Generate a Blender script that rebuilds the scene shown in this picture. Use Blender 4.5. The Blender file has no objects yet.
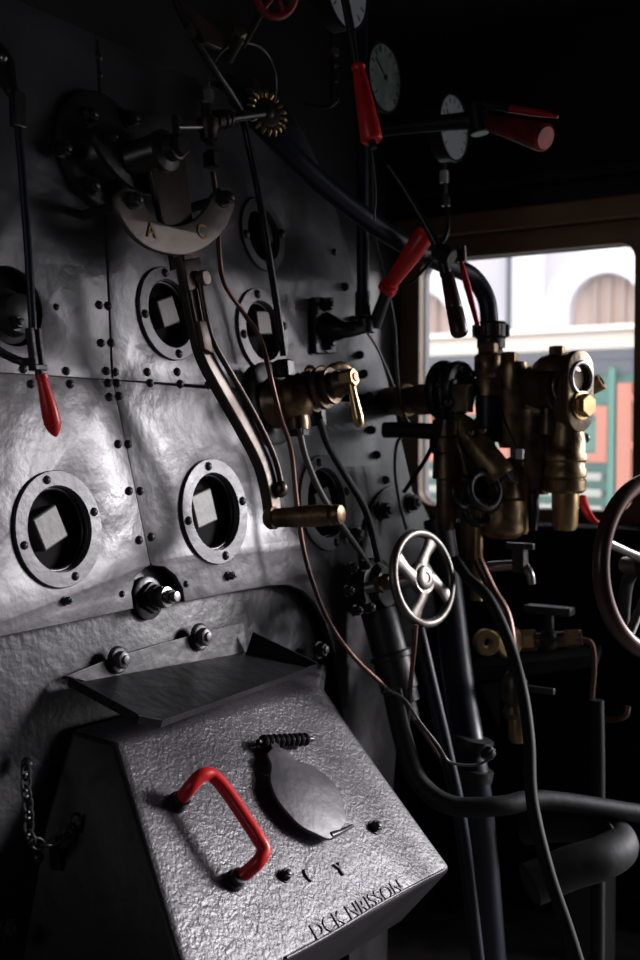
import bpy, bmesh, math, random
from mathutils import Vector, Matrix
random.seed(7)
V3 = Vector
SC = bpy.context.scene
COL = SC.collection
PI = math.pi

# ------------------------------------------------------------------ camera
FP = 1100.0
YAW, PIT = math.radians(32.0), math.radians(-2.34)
CAM = V3((0, -1.171, 1.32))
cd = V3((math.cos(YAW)*math.cos(PIT), math.sin(YAW)*math.cos(PIT), math.sin(PIT)))
cr = V3((math.sin(YAW), -math.cos(YAW), 0))
cu = cr.cross(cd)
def ray(x, y): return cd + cr*((x-320)/FP) + cu*((480-y)/FP)
def D(x, y, s): return CAM + ray(x, y)*s
def hit(x, y, p0, n):
    r = ray(x, y)
    return CAM + r*((p0-CAM).dot(n)/r.dot(n))
LEAN = .115
BO = V3((0, 0, 1.2))
BN = V3((0, -1, LEAN)).normalized()
BU = V3((1, 0, 0))
BV = V3((0, LEAN, 1)).normalized()
def W(x, y, off=0.): return hit(x, y, BO+BN*off, BN)
def S(x, y, X): return hit(x, y, V3((X, 0, 0)), V3((1, 0, 0)))
def dep(p): return (p-CAM).dot(cd)
def R(px, p): return px*dep(p)/FP
def uv(p): return (p.x, (p-BO).dot(BV))
def K(x, y, ds=0.): return D(x, y, 2.35+ds)
def head(yaw, elev=0.):
    a, e = math.radians(yaw), math.radians(elev)
    return V3((math.cos(a)*math.cos(e), math.sin(a)*math.cos(e), math.sin(e)))
NY = V3((0, -1, 0)); UP = V3((0, 0, 1)); XX = V3((1, 0, 0))

cam = bpy.data.cameras.new('camera'); co = bpy.data.objects.new('camera', cam); COL.objects.link(co)
co.matrix_world = Matrix((( cr.x, cu.x, -cd.x, CAM.x), (cr.y, cu.y, -cd.y, CAM.y), (cr.z, cu.z, -cd.z, CAM.z), (0, 0, 0, 1)))
cam.sensor_fit = 'VERTICAL'; cam.sensor_height = 36; cam.sensor_width = 24; cam.lens = FP*36/960
cam.clip_start = .01
cam.dof.use_dof = True; cam.dof.focus_distance = 1.72; cam.dof.aperture_fstop = 4.0
SC.camera = co

# ------------------------------------------------------------------ materials
def mat(name, base, rough=.5, metal=0., bump=0., bscale=40., dent=0., dscale=6., var=0., vscale=8., spec=.5, base2=None, rvar=0., pit=0., pscale=60., coat=0.):
    m = bpy.data.materials.new(name); m.use_nodes = True
    nt = m.node_tree; b = nt.nodes['Principled BSDF']
    b.inputs['Base Color'].default_value = (*base, 1); b.inputs['Roughness'].default_value = rough
    b.inputs['Metallic'].default_value = metal; b.inputs['Specular IOR Level'].default_value = spec
    b.inputs['Coat Weight'].default_value = coat
    tc = nt.nodes.new('ShaderNodeTexCoord')
    def noise(sc, det=4, dist=0.):
        n = nt.nodes.new('ShaderNodeTexNoise'); n.inputs['Scale'].default_value = sc; n.inputs['Detail'].default_value = det
        n.inputs['Distortion'].default_value = dist
        nt.links.new(tc.outputs['Object'], n.inputs['Vector']); return n
    if base2 is not None:
        n = noise(vscale, 6, .4)
        r = nt.nodes.new('ShaderNodeValToRGB'); r.color_ramp.elements[0].position = .5-var; r.color_ramp.elements[1].position = .5+var
        r.color_ramp.elements[0].color = (*base, 1); r.color_ramp.elements[1].color = (*base2, 1)
        nt.links.new(n.outputs['Fac'], r.inputs['Fac']); nt.links.new(r.outputs['Color'], b.inputs['Base Color'])
    if rvar:
        n = noise(vscale*.7, 5, .6)
        mr = nt.nodes.new('ShaderNodeMapRange'); mr.inputs[1].default_value = .3; mr.inputs[2].default_value = .7
        mr.inputs[3].default_value = max(.05, rough-rvar); mr.inputs[4].default_value = rough+rvar
        nt.links.new(n.outputs['Fac'], mr.inputs[0]); nt.links.new(mr.outputs[0], b.inputs['Roughness'])
    last = None
    def addbump(src, dist, st=1.):
        nonlocal last
        bp = nt.nodes.new('ShaderNodeBump'); bp.inputs['Strength'].default_value = st; bp.inputs['Distance'].default_value = dist
        nt.links.new(src, bp.inputs['Height'])
        if last is not None: nt.links.new(last, bp.inputs['Normal'])
        last = bp.outputs['Normal']
    if dent: addbump(noise(dscale, 2, .3).outputs['Fac'], dent)
    if bump: addbump(noise(bscale, 5).outputs['Fac'], bump)
    if pit:
        v = nt.nodes.new('ShaderNodeTexVoronoi'); v.inputs['Scale'].default_value = pscale; v.feature = 'SMOOTH_F1'
        v.inputs['Randomness'].default_value = 1.
        n = noise(pscale*.4, 3)
        mx = nt.nodes.new('ShaderNodeVectorMath'); mx.operation = 'MULTIPLY_ADD'; mx.inputs[1].default_value = (.05, .05, .05)
        nt.links.new(n.outputs['Color'], mx.inputs[0]); nt.links.new(tc.outputs['Object'], mx.inputs[2]); nt.links.new(mx.outputs[0], v.inputs['Vector'])
        addbump(v.outputs['Distance'], pit)
    if last is not None: nt.links.new(last, b.inputs['Normal'])
    return m
M = dict(
 clad=mat('cladding_paint', (.034, .031, .038), .43, .25, bump=.0016, bscale=38, dent=.008, dscale=6, var=.2, vscale=7, base2=(.085, .079, .09), rvar=.11, spec=1.),
 plate=mat('boiler_plate_paint', (.018, .017, .022), .44, .15, bump=.0015, bscale=60, dent=.006, dscale=6, rvar=.08, spec=.7),
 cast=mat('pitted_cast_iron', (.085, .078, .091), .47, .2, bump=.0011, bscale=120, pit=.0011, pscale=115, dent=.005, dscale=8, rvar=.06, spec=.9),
 ring=mat('port_ring_steel', (.085, .08, .09), .45, .3, bump=.001, bscale=60, rvar=.08, spec=.8),
 plug=mat('worn_square_steel', (.13, .125, .12), .5, .3, bump=.001, bscale=50),
 black=mat('black_enamel', (.012, .012, .014), .36, 0, bump=.0006, bscale=80, spec=.6),
 iron=mat('dark_iron', (.035, .034, .036), .42, .4, bump=.001, bscale=70, spec=.6),
 steel=mat('worn_steel', (.32, .31, .30), .34, .9, bump=.0006, bscale=90, rvar=.08),
 wheel=mat('polished_wheel_iron', (.20, .18, .16), .38, .85, bump=.0005, bscale=90, rvar=.1),
 bar=mat('oiled_steel_bar', (.11, .095, .085), .42, .8, bump=.0008, bscale=60, rvar=.08, base2=(.065, .048, .04), var=.2, vscale=12),
 quad=mat('quadrant_steel', (.20, .17, .15), .42, .8, bump=.0008, bscale=60, rvar=.08),
 bronze=mat('oily_bronze', (.13, .085, .045), .38, .78, bump=.002, bscale=45, base2=(.40, .285, .155), var=.12, vscale=22, rvar=.1),
 darkbronze=mat('dark_bronze', (.05, .036, .025), .36, .65, bump=.002, bscale=45, base2=(.19, .135, .08), var=.14, vscale=14),
 brass=mat('worn_brass', (.58, .42, .2), .34, .85, bump=.001, bscale=60, base2=(.36, .25, .12), var=.2, vscale=16, rvar=.08),
 brightbrass=mat('bright_brass', (.70, .50, .25), .28, .9),
 copper=mat('dull_copper', (.22, .12, .09), .38, .85, base2=(.12, .08, .07), var=.2, vscale=10),
 tube=mat('grey_tube', (.16, .155, .15), .35, .6),
 red=mat('red_enamel', (.78, .022, .026), .34, 0, bump=.0005, bscale=60, base2=(.62, .016, .018), var=.15, vscale=25, spec=.5),
 redmetal=mat('worn_red_paint', (.40, .02, .02), .4, .1, base2=(.16, .02, .02), var=.1, vscale=18),
 grip=mat('dark_wood_grip', (.05, .024, .022), .35, .0, bump=.0005, bscale=60),
 blue=mat('blue_black_paint', (.010, .014, .028), .40, .1, bump=.0006, bscale=50, spec=.45),
 rubber=mat('black_rubber', (.013, .012, .012), .6, spec=.25), dullblack=mat('dull_black', (.012, .014, .015), .6, bump=.001, bscale=40, spec=.3),  # the second is a darker, rougher black for the lower right pipes
 shadebronze=mat('shaded_bronze', (.03, .025, .02), .45, .5, bump=.001, bscale=40), trayp=mat('tray_paint', (.012, .012, .013), .42, .1, bump=.0012, bscale=50, dent=.003, dscale=12, spec=.6),  # darker bronze copy: shade of the dim top fittings put into colour
 doorside=mat('smooth_shaded_door_black', (.014, .013, .016), .5, .1, bump=.0008, bscale=50, dent=.004, dscale=7, spec=.5),
 face=mat('gauge_face', (.55, .60, .66), .5), dim=mat('gauge_face_green', (.30, .36, .34), .4, base2=(.16, .24, .22), var=.1, vscale=25),
 ink=mat('gauge_ink', (.02, .02, .02), .6),
 white=mat('white_nylon', (.6, .6, .62), .4),
 wood=mat('brown_varnished_wood', (.26, .155, .085), .5, bump=.001, bscale=30, base2=(.36, .22, .12), var=.2, vscale=6),
 cabpaint=mat('cab_dark_paint', (.014, .013, .014), .6, bump=.001, bscale=20),
 cabgrey=mat('cab_grey_paint', (.03, .03, .034), .5, bump=.001, bscale=20),
 floor=mat('dusty_floor_plate', (.12, .11, .105), .7, bump=.003, bscale=25, base2=(.22, .20, .19), var=.1, vscale=9),
 mattblack=mat('matt_black_fill', (.008, .008, .009), .8, spec=.1),  # near-black that paints shade into the openings and below the window
 facade=mat('white_render', (.82, .80, .84), .8, bump=.002, bscale=8),
 facade2=mat('grey_lilac_render', (.66, .63, .68), .8), cream=mat('cream_cant_board', (.74, .68, .60), .6),
 shut=mat('peach_window_blind', (.66, .50, .42), .7), shutf=mat('brown_window_frame', (.46, .34, .30), .6),
 cgreen=mat('carriage_green', (.055, .19, .15), .4), cgreen2=mat('carriage_pale_green', (.08, .25, .19), .4),
 cred=mat('carriage_salmon_red', (.55, .20, .135), .45), cgrey=mat('carriage_slate', (.09, .10, .12), .5), cslat=mat('carriage_pale_slat', (.42, .43, .38), .5),
 ground=mat('yard_ballast', (.30, .28, .26), .9, bump=.02, bscale=10),
)
g = bpy.data.materials.new('window_glass'); g.use_nodes = True; nt = g.node_tree
for n in list(nt.nodes): nt.nodes.remove(n)
out = nt.nodes.new('ShaderNodeOutputMaterial'); tr = nt.nodes.new('ShaderNodeBsdfTransparent'); gl = nt.nodes.new('ShaderNodeBsdfGlossy')
gl.inputs['Roughness'].default_value = .02; fr = nt.nodes.new('ShaderNodeFresnel'); mx = nt.nodes.new('ShaderNodeMixShader')
df = nt.nodes.new('ShaderNodeBsdfTranslucent'); df.inputs['Color'].default_value = (.9, .92, .95, 1); m2 = nt.nodes.new('ShaderNodeMixShader'); m2.inputs[0].default_value = .03
nt.links.new(fr.outputs[0], mx.inputs[0]); nt.links.new(tr.outputs[0], mx.inputs[1]); nt.links.new(gl.outputs[0], mx.inputs[2])
nt.links.new(mx.outputs[0], m2.inputs[1]); nt.links.new(df.outputs[0], m2.inputs[2]); nt.links.new(m2.outputs[0], out.inputs[0])
M['glass'] = g

# ------------------------------------------------------------------ objects
def tag(o, label, cat=None, group=None, kind=None):
    if label: o['label'] = label
    if cat: o['category'] = cat
    if group: o['group'] = group
    if kind: o['kind'] = kind
    return o
def thing(name, loc, label, cat, group=None):
    o = bpy.data.objects.new(name, None); COL.objects.link(o); o.location = loc; o.empty_display_size = .05
    o['base'] = 1; del o['base']
    return tag(o, label, cat, group)
def frame(ax, hint=None):
    z = V3(ax).normalized(); h = hint if hint is not None else (UP if abs(z.z) < .9 else XX)
    x = (h - z*h.dot(z)).normalized(); return x, z.cross(x), z
def smooth(pts, n=8):
    P = [V3(p) for p in pts]
    if len(P) < 3: return P
    P = [P[0]*2-P[1]] + P + [P[-1]*2-P[-2]]; o = []
    for i in range(1, len(P)-2):
        a, b, c, d = P[i-1:i+3]
        for k in range(n):
            t = k/n
            o.append(.5*((2*b)+(c-a)*t+(2*a-5*b+4*c-d)*t*t+(3*b-a-3*c+d)*t**3))
    o.append(P[-2]); return o
class G:
    def __init__(s): s.b = bmesh.new()
    def loops(s, L, cap=True, close=False):
        vs = [[s.b.verts.new(p) for p in l] for l in L]; n = len(vs[0])
        rng = range(len(vs)) if close else range(len(vs)-1)
        for i in rng:
            a, c = vs[i], vs[(i+1) % len(vs)]
            for k in range(n): s.b.faces.new((a[k], a[(k+1) % n], c[(k+1) % n], c[k]))
        if cap and not close: s.b.faces.new(vs[0][::-1]); s.b.faces.new(vs[-1])
        return s
    def lathe(s, p, ax, prof, seg=32, hint=None, sq=None):
        x, y, z = frame(ax, hint); p = V3(p)
        return s.loops([[p+z*t+(x*math.cos(2*PI*k/seg)+y*math.sin(2*PI*k/seg))*max(r, 1e-4) for k in range(seg)] for t, r in prof])
    def cyl(s, p, q, r, r2=None, seg=24, bev=0.):
        p, q = V3(p), V3(q); L = (q-p).length; r2 = r if r2 is None else r2
        pr = [(0, r), (L, r2)] if not bev else [(0, r-bev), (bev, r), (L-bev, r2), (L, r2-bev)]
        return s.lathe(p, q-p, pr, seg)
    def hex(s, p, ax, r, h, rot=None):
        return s.lathe(p, ax, [(0, r), (h*.86, r), (h, r*.9)], 6, hint=rot)
    def bolt(s, p, ax, r, h):
        a = V3(ax).normalized(); p = V3(p)
        s.lathe(p, a, [(0, r*1.25), (h*.2, r*1.25)], 20)
        h0 = V3((random.uniform(-1, 1), random.uniform(-1, 1), random.uniform(-1, 1)))
        s.lathe(p+a*h*.2, a, [(0, r), (h*.7, r), (h*.8, r*.85)], 6, hint=h0)
        return s.lathe(p+a*h, a, [(0, r*.55), (h*.25, r*.5), (h*.3, r*.35)], 14)
    def dome(s, p, ax, r, h): return s.lathe(p, ax, [(0, r), (h*.3, r*.97), (h*.7, r*.75), (h, r*.3), (h*1.02, 0)], 16)
    def ball(s, c, r, sz=(1, 1, 1)):
        m = bmesh.ops.create_uvsphere(s.b, u_segments=20, v_segments=12, radius=r)
        for v in m['verts']: v.co = V3((v.co.x*sz[0], v.co.y*sz[1], v.co.z*sz[2]))+V3(c)
        return s
    def tube(s, pts, r, seg=12, sm=True, n=8, flat=None):
        rs = r if isinstance(r, (list, tuple)) else None
        P = smooth(pts, n) if sm else [V3(p) for p in pts]
        N = len(P); L = []; up = None
        for i, p in enumerate(P):
            t = (P[min(i+1, N-1)]-P[max(i-1, 0)]).normalized()
            if up is None: up = frame(t)[0]
            up = (up-t*up.dot(t)).normalized(); sd = t.cross(up)
            if rs:
                f = i/(N-1)*(len(rs)-1); k = min(int(f), len(rs)-2); rr = rs[k]+(rs[k+1]-rs[k])*(f-k)
            else: rr = r
            L.append([p+(up*math.cos(2*PI*k/seg)+sd*math.sin(2*PI*k/seg))*rr for k in range(seg)])
        return s.loops(L)
    def torus(s, c, ax, Rr, r, seg=64, ss=14, a0=0, a1=2*PI, hint=None, ry=1.):
        x, y, z = frame(ax, hint); c = V3(c); full = abs(a1-a0-2*PI) < 1e-3; L = []
        for i in range(seg + (0 if full else 1)):
            a = a0+(a1-a0)*i/seg; d = x*math.cos(a)+y*math.sin(a)
            L.append([c+d*(Rr+r*math.cos(2*PI*k/ss))+z*(r*ry*math.sin(2*PI*k/ss)) for k in range(ss)])
        return s.loops(L, cap=not full, close=full)
    def box(s, c, ax, ay, az):
        c = V3(c); vs = [s.b.verts.new(c+ax*i+ay*j+az*k) for i in (-1, 1) for j in (-1, 1) for k in (-1, 1)]
        for f in ((0, 1, 3, 2), (4, 6, 7, 5), (0, 4, 5, 1), (2, 3, 7, 6), (0, 2, 6, 4), (1, 5, 7, 3)): s.b.faces.new([vs[i] for i in f])
        return s
    def bx(s, a, b):
        a, b = V3(a), V3(b); c = (a+b)/2; h = (b-a)/2
        return s.box(c, V3((h.x, 0, 0)), V3((0, h.y, 0)), V3((0, 0, h.z)))
    def prism(s, pts, vec):
        a = [s.b.verts.new(p) for p in pts]; b = [s.b.verts.new(V3(p)+V3(vec)) for p in pts]; n = len(a)
        s.b.faces.new(a); s.b.faces.new(b[::-1])
        for i in range(n): s.b.faces.new((a[i], b[i], b[(i+1) % n], a[(i+1) % n]))
        return s
    def ringplate(s, c, ax, ro, ri, th, hint=None, seg=64):
        x, y, z = frame(ax, hint); c = V3(c)
        pr = [(0, ri), (0, ro), (th*.8, ro), (th, ro-th*.2), (th, ri+th*.2), (th*.8, ri)]
        L = []
        for i in range(seg):
            a = 2*PI*i/seg; d = x*math.cos(a)+y*math.sin(a); L.append([c+d*r+z*t for t, r in pr])
        return s.loops(L, close=True)
    def done(s, name, m, par=None, bev=0., ang=38, sub=0):
        bm = s.b; bmesh.ops.recalc_face_normals(bm, faces=bm.faces[:])
        me = bpy.data.meshes.new(name)
        pl = V3((0, 0, 0))
        if par is not None:
            q = par
            while q is not None: pl += q.location; q = q.parent
        else:
            pl = sum((v.co for v in bm.verts), V3((0, 0, 0)))/max(1, len(bm.verts))
        loc = sum((v.co for v in bm.verts), V3((0, 0, 0)))/max(1, len(bm.verts))
        for v in bm.verts: v.co -= loc
        for f in bm.faces: f.smooth = True
        lim = math.radians(ang)
        for e in bm.edges:
            if len(e.link_faces) == 2 and e.calc_face_angle(0) > lim: e.smooth = False
        bm.to_mesh(me); bm.free()
        me.materials.append(M[m] if isinstance(m, str) else m)
        o = bpy.data.objects.new(name, me); COL.objects.link(o)
        if par is not None: o.parent = par; o.location = loc-pl
        else: o.location = loc
        if bev:
            b = o.modifiers.new('bevel', 'BEVEL'); b.width = bev; b.segments = 3; b.limit_method = 'ANGLE'; b.angle_limit = math.radians(35)
            b.harden_normals = False
        if sub:
            b = o.modifiers.new('sub', 'SUBSURF'); b.levels = sub; b.render_levels = sub
        return o
def single(gm, name, m, label, cat, group=None, **k):
    return tag(gm.done(name, m, None, **k), label, cat, group)
def struct(gm, name, m, **k):
    return tag(gm.done(name, m, None, **k), None, kind='structure')

def fill_mesh(loops, half, bev=0.):
    """2-D outline with holes -> vertices and faces of a slab"""
    cu_ = bpy.data.curves.new('tmp', 'CURVE'); cu_.dimensions = '2D'; cu_.fill_mode = 'BOTH'; cu_.extrude = half; cu_.bevel_depth = bev; cu_.bevel_resolution = 1
    for L in loops:
        sp = cu_.splines.new('POLY'); sp.points.add(len(L)-1); sp.use_cyclic_u = True
        for i, p in enumerate(L): sp.points[i].co = (p[0], p[1], 0, 1)
    ob = bpy.data.objects.new('tmp', cu_); COL.objects.link(ob)
    dg = bpy.context.evaluated_depsgraph_get(); me = bpy.data.meshes.new_from_object(ob.evaluated_get(dg))
    bpy.data.objects.remove(ob); bpy.data.curves.remove(cu_)
    return me
def slab(name, loops, o, x, y, off, th, m, par, bev=.001):
    me = fill_mesh(loops, th/2-bev, bev); gm = G(); gm.b.from_mesh(me); bpy.data.meshes.remove(me)
    z = x.cross(y)
    bmesh.ops.remove_doubles(gm.b, verts=gm.b.verts[:], dist=1e-5)
    for v in gm.b.verts: v.co = o+x*v.co.x+y*v.co.y+z*(off-th/2+v.co.z)
    return gm.done(name, m, par, ang=50)
def text(name, s, size, o, x, y, th, m, par=None, sx=1.):
    c = bpy.data.curves.new('t', 'FONT'); c.body = s; c.size = size; c.extrude = th; c.align_x = 'CENTER'; c.align_y = 'CENTER'; c.bevel_depth = th*.25
    ob = bpy.data.objects.new('t', c); COL.objects.link(ob)
    dg = bpy.context.evaluated_depsgraph_get(); me = bpy.data.meshes.new_from_object(ob.evaluated_get(dg))
    bpy.data.objects.remove(ob); bpy.data.curves.remove(c)
    gm = G(); gm.b.from_mesh(me); bpy.data.meshes.remove(me); z = x.cross(y).normalized()
    for v in gm.b.verts: v.co = o+x*(v.co.x*sx)+y*v.co.y+z*v.co.z
    return gm.done(name, m, par)
def circ(c, r, n=48): return [(c[0]+r*math.cos(2*PI*i/n), c[1]+r*math.sin(2*PI*i/n)) for i in range(n)]
def wuv(pts, off=0.): return [uv(W(x, y, off)) for x, y in pts]

# ================================================================== CAB SHELL
XW = 2.9; YF = .36; ZR = 2.42; YB = -2.7; XL = -.45
wa = S(420, 262, XW); wb = S(640, 245, XW)
wz0 = S(520, 508, XW).z; wz1 = S(430, 262, XW).z; wy1 = S(423, 400, XW).y; wy0 = S(637, 400, XW).y
DY1, DY0, DZ = -.86, -2.62, 1.88      # open doorway on the right
def rrect(y0, z0, y1, z1, r, n=6):
    o = []
    for cx, cy, a in ((y1-r, z1-r, 0), (y0+r, z1-r, 90), (y0+r, z0+r, 180), (y1-r, z0+r, 270)):
        for k in range(n+1):
            t = math.radians(a+90*k/n); o.append((cx+r*math.cos(t), cy+r*math.sin(t)))
    return o
g = G().bx((XL-.05, YB-.05, -.05), (XW+.05, YF+.05, 0)); struct(g, 'floor', 'floor')
g = G().bx((XL-.05, YB-.05, ZR), (XW+.35, YF+.05, ZR+.04)); struct(g, 'ceiling', 'cabpaint')
g = G().bx((XL-.05, YF, 0), (XW+.05, YF+.04, ZR)); struct(g, 'wall_front', 'cabgrey')
g = G().bx((XL-.05, YB-.05, 0), (XW+.05, YB, ZR)); struct(g, 'wall_back', 'cabpaint')
o = slab('wall_left', [[(YB, 0), (YB, ZR), (YF, ZR), (YF, 0)], rrect(-.5, 1.42, .0, 1.84, .045)], V3((XL, 0, 0)), V3((0, 1, 0)), UP, 0, .04, 'cabpaint', None)  # opening added out of view to light the injector from the left
tag(o, None, kind='structure')
# right wall: slab with rounded window and a doorway
win = rrect(wy0, wz0, wy1, wz1, .045)
o = slab('wall_right', [[(YB, 0), (YB, ZR), (YF, ZR), (YF, 0), (DY1, 0), (DY1, DZ), (DY0, DZ), (DY0, 0)], win], V3((XW+.02, 0, 0)), V3((0, 1, 0)), UP, .02, .04, 'cabpaint', None)
tag(o, None, kind='structure')
fw = .06
o = slab('window_1', [rrect(wy0-fw*.6, wz0-.03, wy1+fw, wz1+.055, .03), win], V3((XW, 0, 0)), V3((0, -1, 0))*-1, UP, 0, .03, 'wood', None)
tag(o, None, kind='structure'); win1 = o
g = G().bx((XW+.012, wy0-.01, wz0-.01), (XW+.016, wy1+.01, wz1+.01)); g.done('window_pane', 'glass', win1)
# boards above the window, seen as a brown beam
a = S(445, 238, XW-.03); g = G().bx((XW-.05, -1.6, wz1+.06), (XW-.005, YF-.002, wz1+.12)); struct(g, 'trim_1', 'wood', bev=.006)
g = G().bx((XW-.07, -1.6, wz1+.175), (XW-.002, YF-.002, wz1+.20)); struct(g, 'trim_2', 'cabpaint', bev=.004)

# ================================================================== OUTSIDE
g = G().bx((XW+.05, -14, -1.3), (22, 22, -1.25)); struct(g, 'ground', 'ground')
def spx(x, y, X): p = S(x, y, X); return p
b = thing('station_building', V3((12.2, 3, -1.25)), 'white rendered building with arched windows beyond the cab window', 'building')
XB = 12.
top = 8.0
arches = []
def arch(xc, ytop, xl, xr):
    yl = S(xl, ytop, XB).y; yr = S(xr, ytop, XB).y; r = abs(yl-yr)/2; zc = S(xc, ytop, XB).z-r
    c = ((yl+yr)/2, zc); L = [(c[0]+r*math.cos(t*PI/20), c[1]+r*math.sin(t*PI/20)) for t in range(21)]
    return c, r, [(c[0]+r, -.6)] + L + [(c[0]-r, -.6)]
A = [arch(612, 276, 578, 650), arch(432, 293, 395, 462)]
loops = [[(-1, -1.25), (-1, top), (16, top), (16, -1.25)]] + [x[2] for x in A]
slab('wall', loops, V3((XB, 0, 0)), V3((0, -1, 0))*-1, UP, 0, .3, 'facade2', b, bev=.005)
for (c, r, L) in A:
    arc = [(c[0]+(r+.28)*math.cos(t*PI/20), c[1]+(r+.28)*math.sin(t*PI/20)) for t in range(21)]
    inn = [(c[0]+r*math.cos(t*PI/20), c[1]+r*math.sin(t*PI/20)) for t in range(21)]
    gm = G(); gm.prism([V3((XB-.31, p[0], p[1])) for p in [(c[0]+r+.28, -.6)]+arc+[(c[0]-r-.28, -.6)]+[(c[0]-r, -.6)]+inn[::-1]+[(c[0]+r, -.6)]], V3((.06, 0, 0))); gm.done('arch_surround', 'facade', b)
    wn = G().bx((XB-.10, c[0]-r-.02, -.7), (XB-.05, c[0]+r+.02, c[1]+r+.02)).done('window', 'shut', b)
    gm = G()
    for k in (-.75, 0, .75): gm.bx((XB-.16, c[0]+k*r*.5-.03, -.7), (XB-.10, c[0]+k*r*.5+.03, c[1]+r*.9))
    gm.done('window_frame', 'shutf', wn)
ya = S(516, 300, XB-.3).y; yb = S(545, 300, XB-.3).y
G().bx((XB-.42, min(ya, yb), -1.25), (XB-.28, max(ya, yb), top)).done('pilaster', 'facade', b)
ya = S(512, 300, XB-.3).y
G().cyl((XB-.36, ya, -1.25), (XB-.36, ya, top), .045).done('downpipe', 'cgrey', b)

XC = 6.0
def cz(y, x=560): return S(x, y, XC).z
c = thing('railway_carriage', V3((XC+1, -1, -1.25)), 'green railway carriage with salmon red panel frames outside the window', 'carriage')
Y0, Y1 = -.9, 7
G().bx((XC, Y0, -.9), (XC+2.6, Y1, cz(352))).done('body', 'cgreen', c, bev=.02)
G().bx((XC-.03, Y0, cz(361)), (XC+.0, Y1, cz(352))).done('gutter_rail', 'cgrey', c)
G().bx((XC-.05, Y0, cz(352)), (XC+2.6, Y1, cz(334))).done('cant_board', 'cream', c, bev=.02)
G().bx((XC-.02, Y0, cz(375)), (XC, Y1, cz(361))).done('waist_strip', 'cgrey', c)
gm = G(); pr = [(XC-.1, cz(334)), (XC+.3, cz(332)+.02), (XC+1.2, S(560, 327, XC+1.2).z), (XC+2.3, cz(332)), (XC+2.7, cz(334))]
gm.prism([V3((p[0], Y0, p[1])) for p in pr], V3((0, Y1-Y0, 0))); gm.done('roof', 'cream', c)
def frm(x0, y0, x1, y1, w=9):
    a = S(x0, y0, XC); bb = S(x1, y1, XC); q = S(x0+w, y0+w, XC); d = a.y-q.y
    zt, zb = a.z, bb.z; o_ = [(bb.y, zb), (a.y, zb), (a.y, zt), (bb.y, zt)]; dz = d*.8
    i_ = [(bb.y+d, zb+dz), (a.y-d, zb+dz), (a.y-d, zt-dz), (bb.y+d, zt-dz)]
    f = slab('panel_frame', [o_, i_], V3((XC, 0, 0)), V3((0, -1, 0))*-1, UP, 0, .05, 'cred', c, bev=.004)
    f.location.x = XC-.03-c.location.x
    G().bx((XC-.012, bb.y+d, zb+dz), (XC, a.y-d, zt-dz)).done('panel', 'cgreen2', c)
frm(425, 407, 512, 462); frm(520, 408, 609, 462)
frm(622, 395, 705, 450); frm(715, 395, 800, 450)
a_ = S(620, 420, XC); b_ = S(634, 420, XC); G().bx((XC-.06, b_.y, cz(560)), (XC, a_.y, cz(385))).done('pillar', 'cred', c)
a_ = S(611, 420, XC); b_ = S(617, 420, XC); G().bx((XC-.05, b_.y, cz(560)), (XC, a_.y, cz(370))).done('pillar', 'cgreen2', c)
for k, yy in enumerate((476, 492, 508, 524)):
    a_ = S(400, yy, XC); b_ = S(604, yy, XC)
    G().bx((XC-.05, b_.y, cz(yy+4)), (XC, a_.y, cz(yy-4))).done('slat', 'cslat', c, bev=.01)

# ================================================================== BACKHEAD
bh = thing('boiler_backhead', V3((1.3, -.1, .3)), 'black riveted boiler backhead plate with round inspection ports', 'boiler')
edge_px = [(255, 88), (290, 118), (318, 170), (338, 225), (355, 285), (371, 335), (386, 385), (399, 440), (412, 500), (421, 560), (422, 610), (412, 660), (398, 720), (390, 800), (386, 900), (384, 1010)]
E = wuv(edge_px); E = [tuple(p)[:2] for p in smooth([V3((a, b, 0)) for a, b in E], 5)]
topz = uv(W(100, 37))[1]
seam_y = [(-60, 371), (0, 375), (115, 380), (210, 388)]
sv = lambda: uv(W(100, 379))[1]
SVv = sv(); print('seam v', SVv, [uv(W(*p))[1] for p in seam_y], 'top', topz, [uv(W(*p)) for p in ((0, 5), (200, 70), (371, 335), (399, 440))])
ports = [(58, 529, 59, 43, 8), (214, 511.5, 53, 38.5, 2), (325, 503, 48, 35, 6), (169, 314, 47, 34, 0), (262, 331, 43, 30, 4), (262, 235, 37, 27, 2)]
holes = []
for (x, y, ro, ri, t) in ports:
    p = W(x, y); holes.append((uv(p), R(ri, p), R(ro, p), p))
u0 = uv(W(-60, 400))[0]
ubot = uv(W(110, 380)); sT = uv(W(96, 40)); sM = uv(W(113, 380)); sB = uv(W(150, 562))
gp = .0011
lower_v = uv(W(0, 1000))[1]-.6
big = (uv(W(12, 306)), R(41, W(12, 306)))
PL = [
 ('TL', [[(u0, SVv+gp), (sM[0]-gp, SVv+gp), (sT[0]-gp, topz), (u0, topz)], circ(*big)]),
 ('TR', [[(sM[0]+gp, SVv+gp)] + [(e[0], e[1]) for e in E[::-1] if e[1] > SVv+gp and e[1] < topz-.003 ] + [(E[0][0]-.02, topz), (sT[0]+gp, topz)]] + [circ(holes[i][0], holes[i][1]) for i in (3, 4, 5)]),
]
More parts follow.
